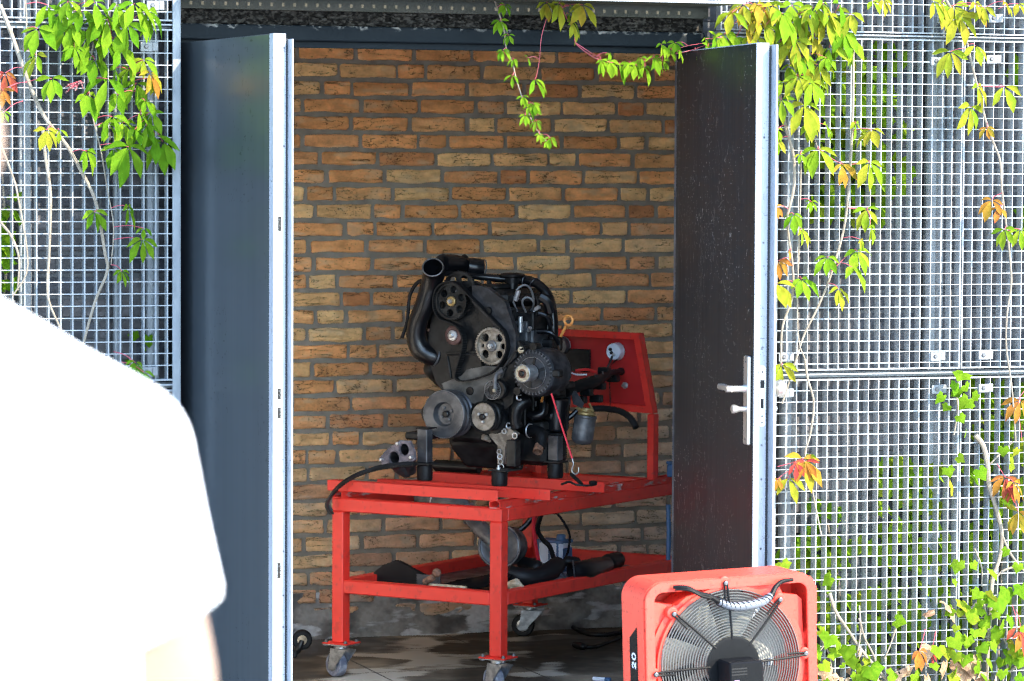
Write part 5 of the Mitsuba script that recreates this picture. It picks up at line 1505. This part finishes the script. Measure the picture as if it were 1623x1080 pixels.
kR = creeper('large yellow green creeper falling over the right door corner and the mesh', warm(right),
        [([(1236, 150), (1245, 200), (1258, 250), (1258, 300), (1248, 350), (1256, 420), (1256, 470), (1240, 520), (1238, 580)], .005), ([(1352, 60), (1352, 150), (1350, 220), (1345, 300), (1338, 360), (1325, 410), (1312, 450), (1295, 490), (1275, 530), (1262, 570), (1240, 640)], .0045), ([(1270, 240), (1268, 330), (1266, 400), (1264, 480), (1266, 540), (1276, 570)], .0028),
         ([(1276, 570), (1280, 600), (1290, 640), (1284, 690), (1276, 720), (1284, 760), (1292, 800), (1302, 850)], .0038), ([(1210, 15), (1240, 25), (1290, 28), (1340, 55)], .002), ([(1225, 20), (1250, 60), (1262, 120), (1275, 165), (1296, 235)], .0022), ([(1296, 235), (1335, 260), (1380, 256)], .0014), ([(1345, 330), (1374, 332)], .0013), ([(1318, 430), (1350, 398)], .0013)])
creeper('small half red creeper shoot on the mesh beside the lower door edge', [(1272, 728, 34, .62), (1276, 732, 22, .95), (1250, 758, 36, .42), (1262, 735, 26, .9), (1284, 722, 14, .3)], [([(1232, 740), (1255, 734), (1272, 729)], .0013), ([(1230, 772), (1245, 760)], .0013)])
creeper('orange and yellow creeper hanging near the top right corner',
        [(1493, 4, 40, .42), (1546, 6, 38, .46), (1522, 28, 34, .5), (1506, 82, 40, .46), (1546, 73, 34, .44), (1549, 136, 38, .46), (1592, 138, 30, .42), (1538, 170, 30, .38), (1564, 203, 22, .68), (1590, 2, 28, .56), (1614, 6, 30, .52), (1480, 2, 32, .42), (1512, 10, 30, .40), (1400, 0, 26, .46), (1560, 12, 26, .42), (1383, 2, 20, .4), (1572, 318, 30, .78), (1582, 330, 22, .72), (1592, 364, 28, .30), (1617, 364, 26, .3)],
        [([(1500, 0), (1515, 30), (1530, 60), (1540, 100), (1552, 150), (1562, 190), (1572, 220), (1585, 255), (1588, 300), (1594, 350), (1600, 400), (1603, 450), (1596, 500), (1595, 550), (1602, 600), (1606, 640), (1610, 700)], .0042), ([(1552, 136), (1575, 138), (1592, 138)], .0013), ([(1575, 312), (1588, 306)], .0013)])
creeper('red leaved creeper low at the right edge among the ivy', [(1617, 636, 30, .72), (1593, 757, 30, .85), (1606, 765, 28, .7), (1611, 996, 34, 1.0), (1618, 1004, 26, .95), (1457, 1032, 26, .84), (1475, 1036, 18, .95), (1614, 812, 30, .62)], [([(1623, 620), (1614, 640), (1620, 700)], .0014), ([(1580, 735), (1593, 757)], .0013)])


def ivy(label, leaves, stems, Y=-.02, spread=.05, dead=()):
    k = thing('ivy', label, 'ivy')
    for pts, r in stems:
        P_ = [at_y(x, y, Y + .012 + lrg.uniform(-.01, .01)) for x, y in pts]
        put('stem', tube(P_, np.linspace(r, r * .75, len(P_)) * (1 + .12 * lrg.normal(0, 1, len(P_)).clip(-1, 1)), 8, 5), 'm_stem', k)
    for x, y, s, h in leaves:
        put_leaf(k, ivy_leaf(at_y(x, y, Y - lrg.uniform(0, spread)), .86 * s * lrg.uniform(.75, 1.15) / 545.0, min(1, h + abs(lrg.normal(0, .08)))))
    for x, y, s in dead:
        p = at_y(x, y, Y - lrg.uniform(0, .03))
        V, F, U = ivy_leaf(p, s / 545.0, .6)
        V = V + (meshkit.noise(V * 60, 3)[:, None] - .5) * .02
        put('dead_leaf', trimesh.Trimesh(V, F, process=False), 'm_dead', k, smooth=False)
    return k


def scatter(n, x0, x1, y0, y1, s0, s1, h0, h1):
    return [(lrg.uniform(x0, x1), lrg.uniform(y0, y1), lrg.uniform(s0, s1), lrg.uniform(h0, h1)) for _ in range(n)]


ivy('light green ivy sprig on the mesh seam at mid height on the right',
    [(1527, 592, 30, .1), (1515, 610, 28, .06), (1494, 628, 24, .12), (1549, 626, 26, .14), (1534, 634, 24, .1), (1521, 660, 22, .05), (1502, 644, 16, .1), (1516, 622, 18, .04), (1530, 612, 18, .16), (1540, 640, 16, .12)], [([(1512, 690), (1518, 650), (1516, 620), (1524, 590)], .0022)])
low = [(1519, 725, 22, .2), (1502, 743, 24, .2), (1491, 757, 22, .1), (1508, 775, 24, .42), (1553, 746, 26, .1), (1545, 760, 22, .16), (1590, 711, 22, .1), (1613, 714, 22, .2), (1603, 735, 22, .3), (1531, 686, 16, .1), (1315, 916, 30, .1), (1315, 1008, 28, .14), (1344, 1027, 30, .1), (1347, 1045, 28, .16), (1380, 1058, 32, .04), (1365, 1070, 28, .04),
       (1421, 984, 24, .12), (1519, 892, 26, .16), (1513, 920, 18, .2), (1525, 955, 28, .12), (1552, 938, 28, .14), (1596, 935, 36, .06), (1581, 950, 32, .08), (1540, 967, 26, .16), (1560, 985, 26, .14), (1534, 1012, 28, .08), (1513, 1012, 28, .1), (1575, 1020, 26, .14), (1596, 1041, 30, .12), (1555, 1024, 24, .1), (1487, 1027, 28, .28), (1501, 1028, 26, .3),
       (1614, 1047, 28, .14), (1549, 1056, 28, .12), (1602, 980, 24, .1), (1602, 1002, 28, .06), (1596, 872, 22, .08), (1543, 893, 20, .1), (1614, 896, 20, .12), (1602, 787, 26, .16), (1593, 793, 22, .14), (1240, 893, 22, .3), (1480, 1053, 22, .2), (1300, 1000, 20, .2), (1330, 1020, 24, .14), (1290, 1030, 20, .1), (1620, 930, 30, .06), (1610, 1025, 26, .14), (1530, 1040, 26, .12),
       (1590, 1065, 26, .12), (1560, 1070, 24, .1), (1515, 1065, 24, .16), (1620, 1075, 28, .06), (1450, 1070, 20, .2), (1410, 1070, 22, .1), (1556, 965, 26, .1), (1572, 905, 22, .12), (1584, 1000, 26, .1), (1545, 1000, 24, .14)] + scatter(40, 1500, 1623, 930, 1085, 11, 22, .1, .38) + scatter(14, 1285, 1400, 1000, 1085, 12, 22, .08, .3)
ivy('thick stemmed ivy climbing the mesh in the lower right corner', low,
    [([(1546, 690), (1558, 706), (1565, 735), (1568, 770), (1580, 810), (1588, 848), (1584, 885), (1574, 915), (1571, 945), (1569, 985), (1566, 1030), (1564, 1085)], .0078), ([(1588, 848), (1603, 880), (1623, 905)], .004), ([(1574, 920), (1590, 905), (1610, 898)], .004), ([(1540, 965), (1545, 985), (1552, 1005), (1570, 1012)], .006), ([(1540, 965), (1556, 952), (1562, 975), (1566, 1000)], .005), ([(1560, 745), (1575, 730), (1590, 715), (1606, 700)], .003),
     ([(1315, 940), (1325, 970), (1345, 1000), (1365, 1030), (1390, 1060), (1410, 1085)], .0055), ([(1362, 980), (1370, 1010), (1385, 1040), (1395, 1075)], .0035), ([(1362, 960), (1364, 1000), (1358, 1040), (1350, 1060)], .003), ([(1420, 995), (1412, 1020), (1402, 1045)], .003), ([(1285, 985), (1300, 1010), (1315, 1040), (1318, 1075)], .003), ([(1402, 1075), (1430, 1062), (1460, 1055), (1500, 1062)], .0032), ([(1500, 965), (1520, 975), (1540, 978)], .0034),
     ([(1545, 870), (1556, 900), (1556, 930)], .0025), ([(1600, 1065), (1612, 1056), (1623, 1052)], .004), ([(1590, 1010), (1600, 1040), (1588, 1085)], .003), ([(1290, 1045), (1310, 1020), (1330, 1010)], .002), ([(1240, 1050), (1280, 1040), (1300, 1062)], .0025)],
    dead=[(1501, 958, 30), (1508, 968, 24), (1469, 972, 20), (1472, 1026, 24), (1540, 1050, 34), (1530, 1060, 28), (1318, 1070, 28), (1365, 1033, 18), (1436, 1062, 20), (1498, 1055, 30), (1520, 1050, 26), (1552, 1078, 28), (1300, 1060, 22), (1395, 1080, 22), (1420, 1075, 20), (1340, 1078, 22), (1470, 1075, 26), (1580, 1075, 24)])
ivy('dense green leaves behind the tall mesh panel right of the doors', scatter(110, 1300, 1402, 80, 350, 28, 46, .10, .30) + scatter(30, 1385, 1436, 70, 300, 24, 40, .10, .28) + scatter(14, 1605, 1640, 90, 140, 22, 36, 0, .1) + scatter(10, 1610, 1640, 330, 370, 22, 32, 0, .1), [([(1330, 90), (1340, 200), (1352, 330)], .004), ([(1390, 70), (1380, 180), (1360, 300)], .004)], Y=.120, spread=.06)
ivy('dense green ivy growing behind the low mesh right of the fan', scatter(150, 1240, 1500, 850, 1090, 24, 44, .08, .30) + scatter(60, 1395, 1485, 730, 900, 26, 42, .08, .30) + scatter(20, 1270, 1340, 790, 900, 24, 36, .0, .14), [([(1300, 1090), (1330, 950), (1310, 820)], .005), ([(1440, 1090), (1430, 900), (1440, 760)], .005)], Y=.120, spread=.06,
    dead=[(1250, 1000, 26), (1290, 1040, 26), (1320, 900, 20), (1360, 1060, 26), (1410, 1060, 26), (1460, 1060, 24), (1270, 1070, 26)])
ivy('green ivy behind the mesh at the right edge above the thick stems', scatter(80, 1540, 1640, 590, 860, 24, 42, .08, .28) + scatter(70, 1500, 1640, 860, 1090, 24, 42, .08, .28), [([(1580, 1090), (1590, 850), (1600, 620)], .005)], Y=.120, spread=.06)
ivy('few green leaves behind the mesh at the left picture edge', scatter(26, -30, 26, 300, 480, 22, 36, .0, .12) + [(213, 528, 22, .05), (236, 535, 20, .05), (234, 552, 18, .05), (205, 575, 18, .05)], [([(5, 500), (10, 400), (4, 280)], .004)], Y=.115, spread=.05)
bp_ = [at_y(118 + rng.uniform(-14, 14), 138 + rng.uniform(-9, 9), -.05 + rng.uniform(-.01, .01)) for _ in range(26)]
k = thing('berry_cluster', 'small cluster of greenish red berries among the left creeper leaves', 'berries')
put('berry', cat([trimesh.creation.icosphere(1, .0028).apply_translation(p) for p in bp_]), 'm_berry', k, kind='stuff')
put('stalk', cat([tube([at_y(128, 128, -.04), p], .0007, 4) for p in bp_]), 'm_petiole', k, kind='stuff')
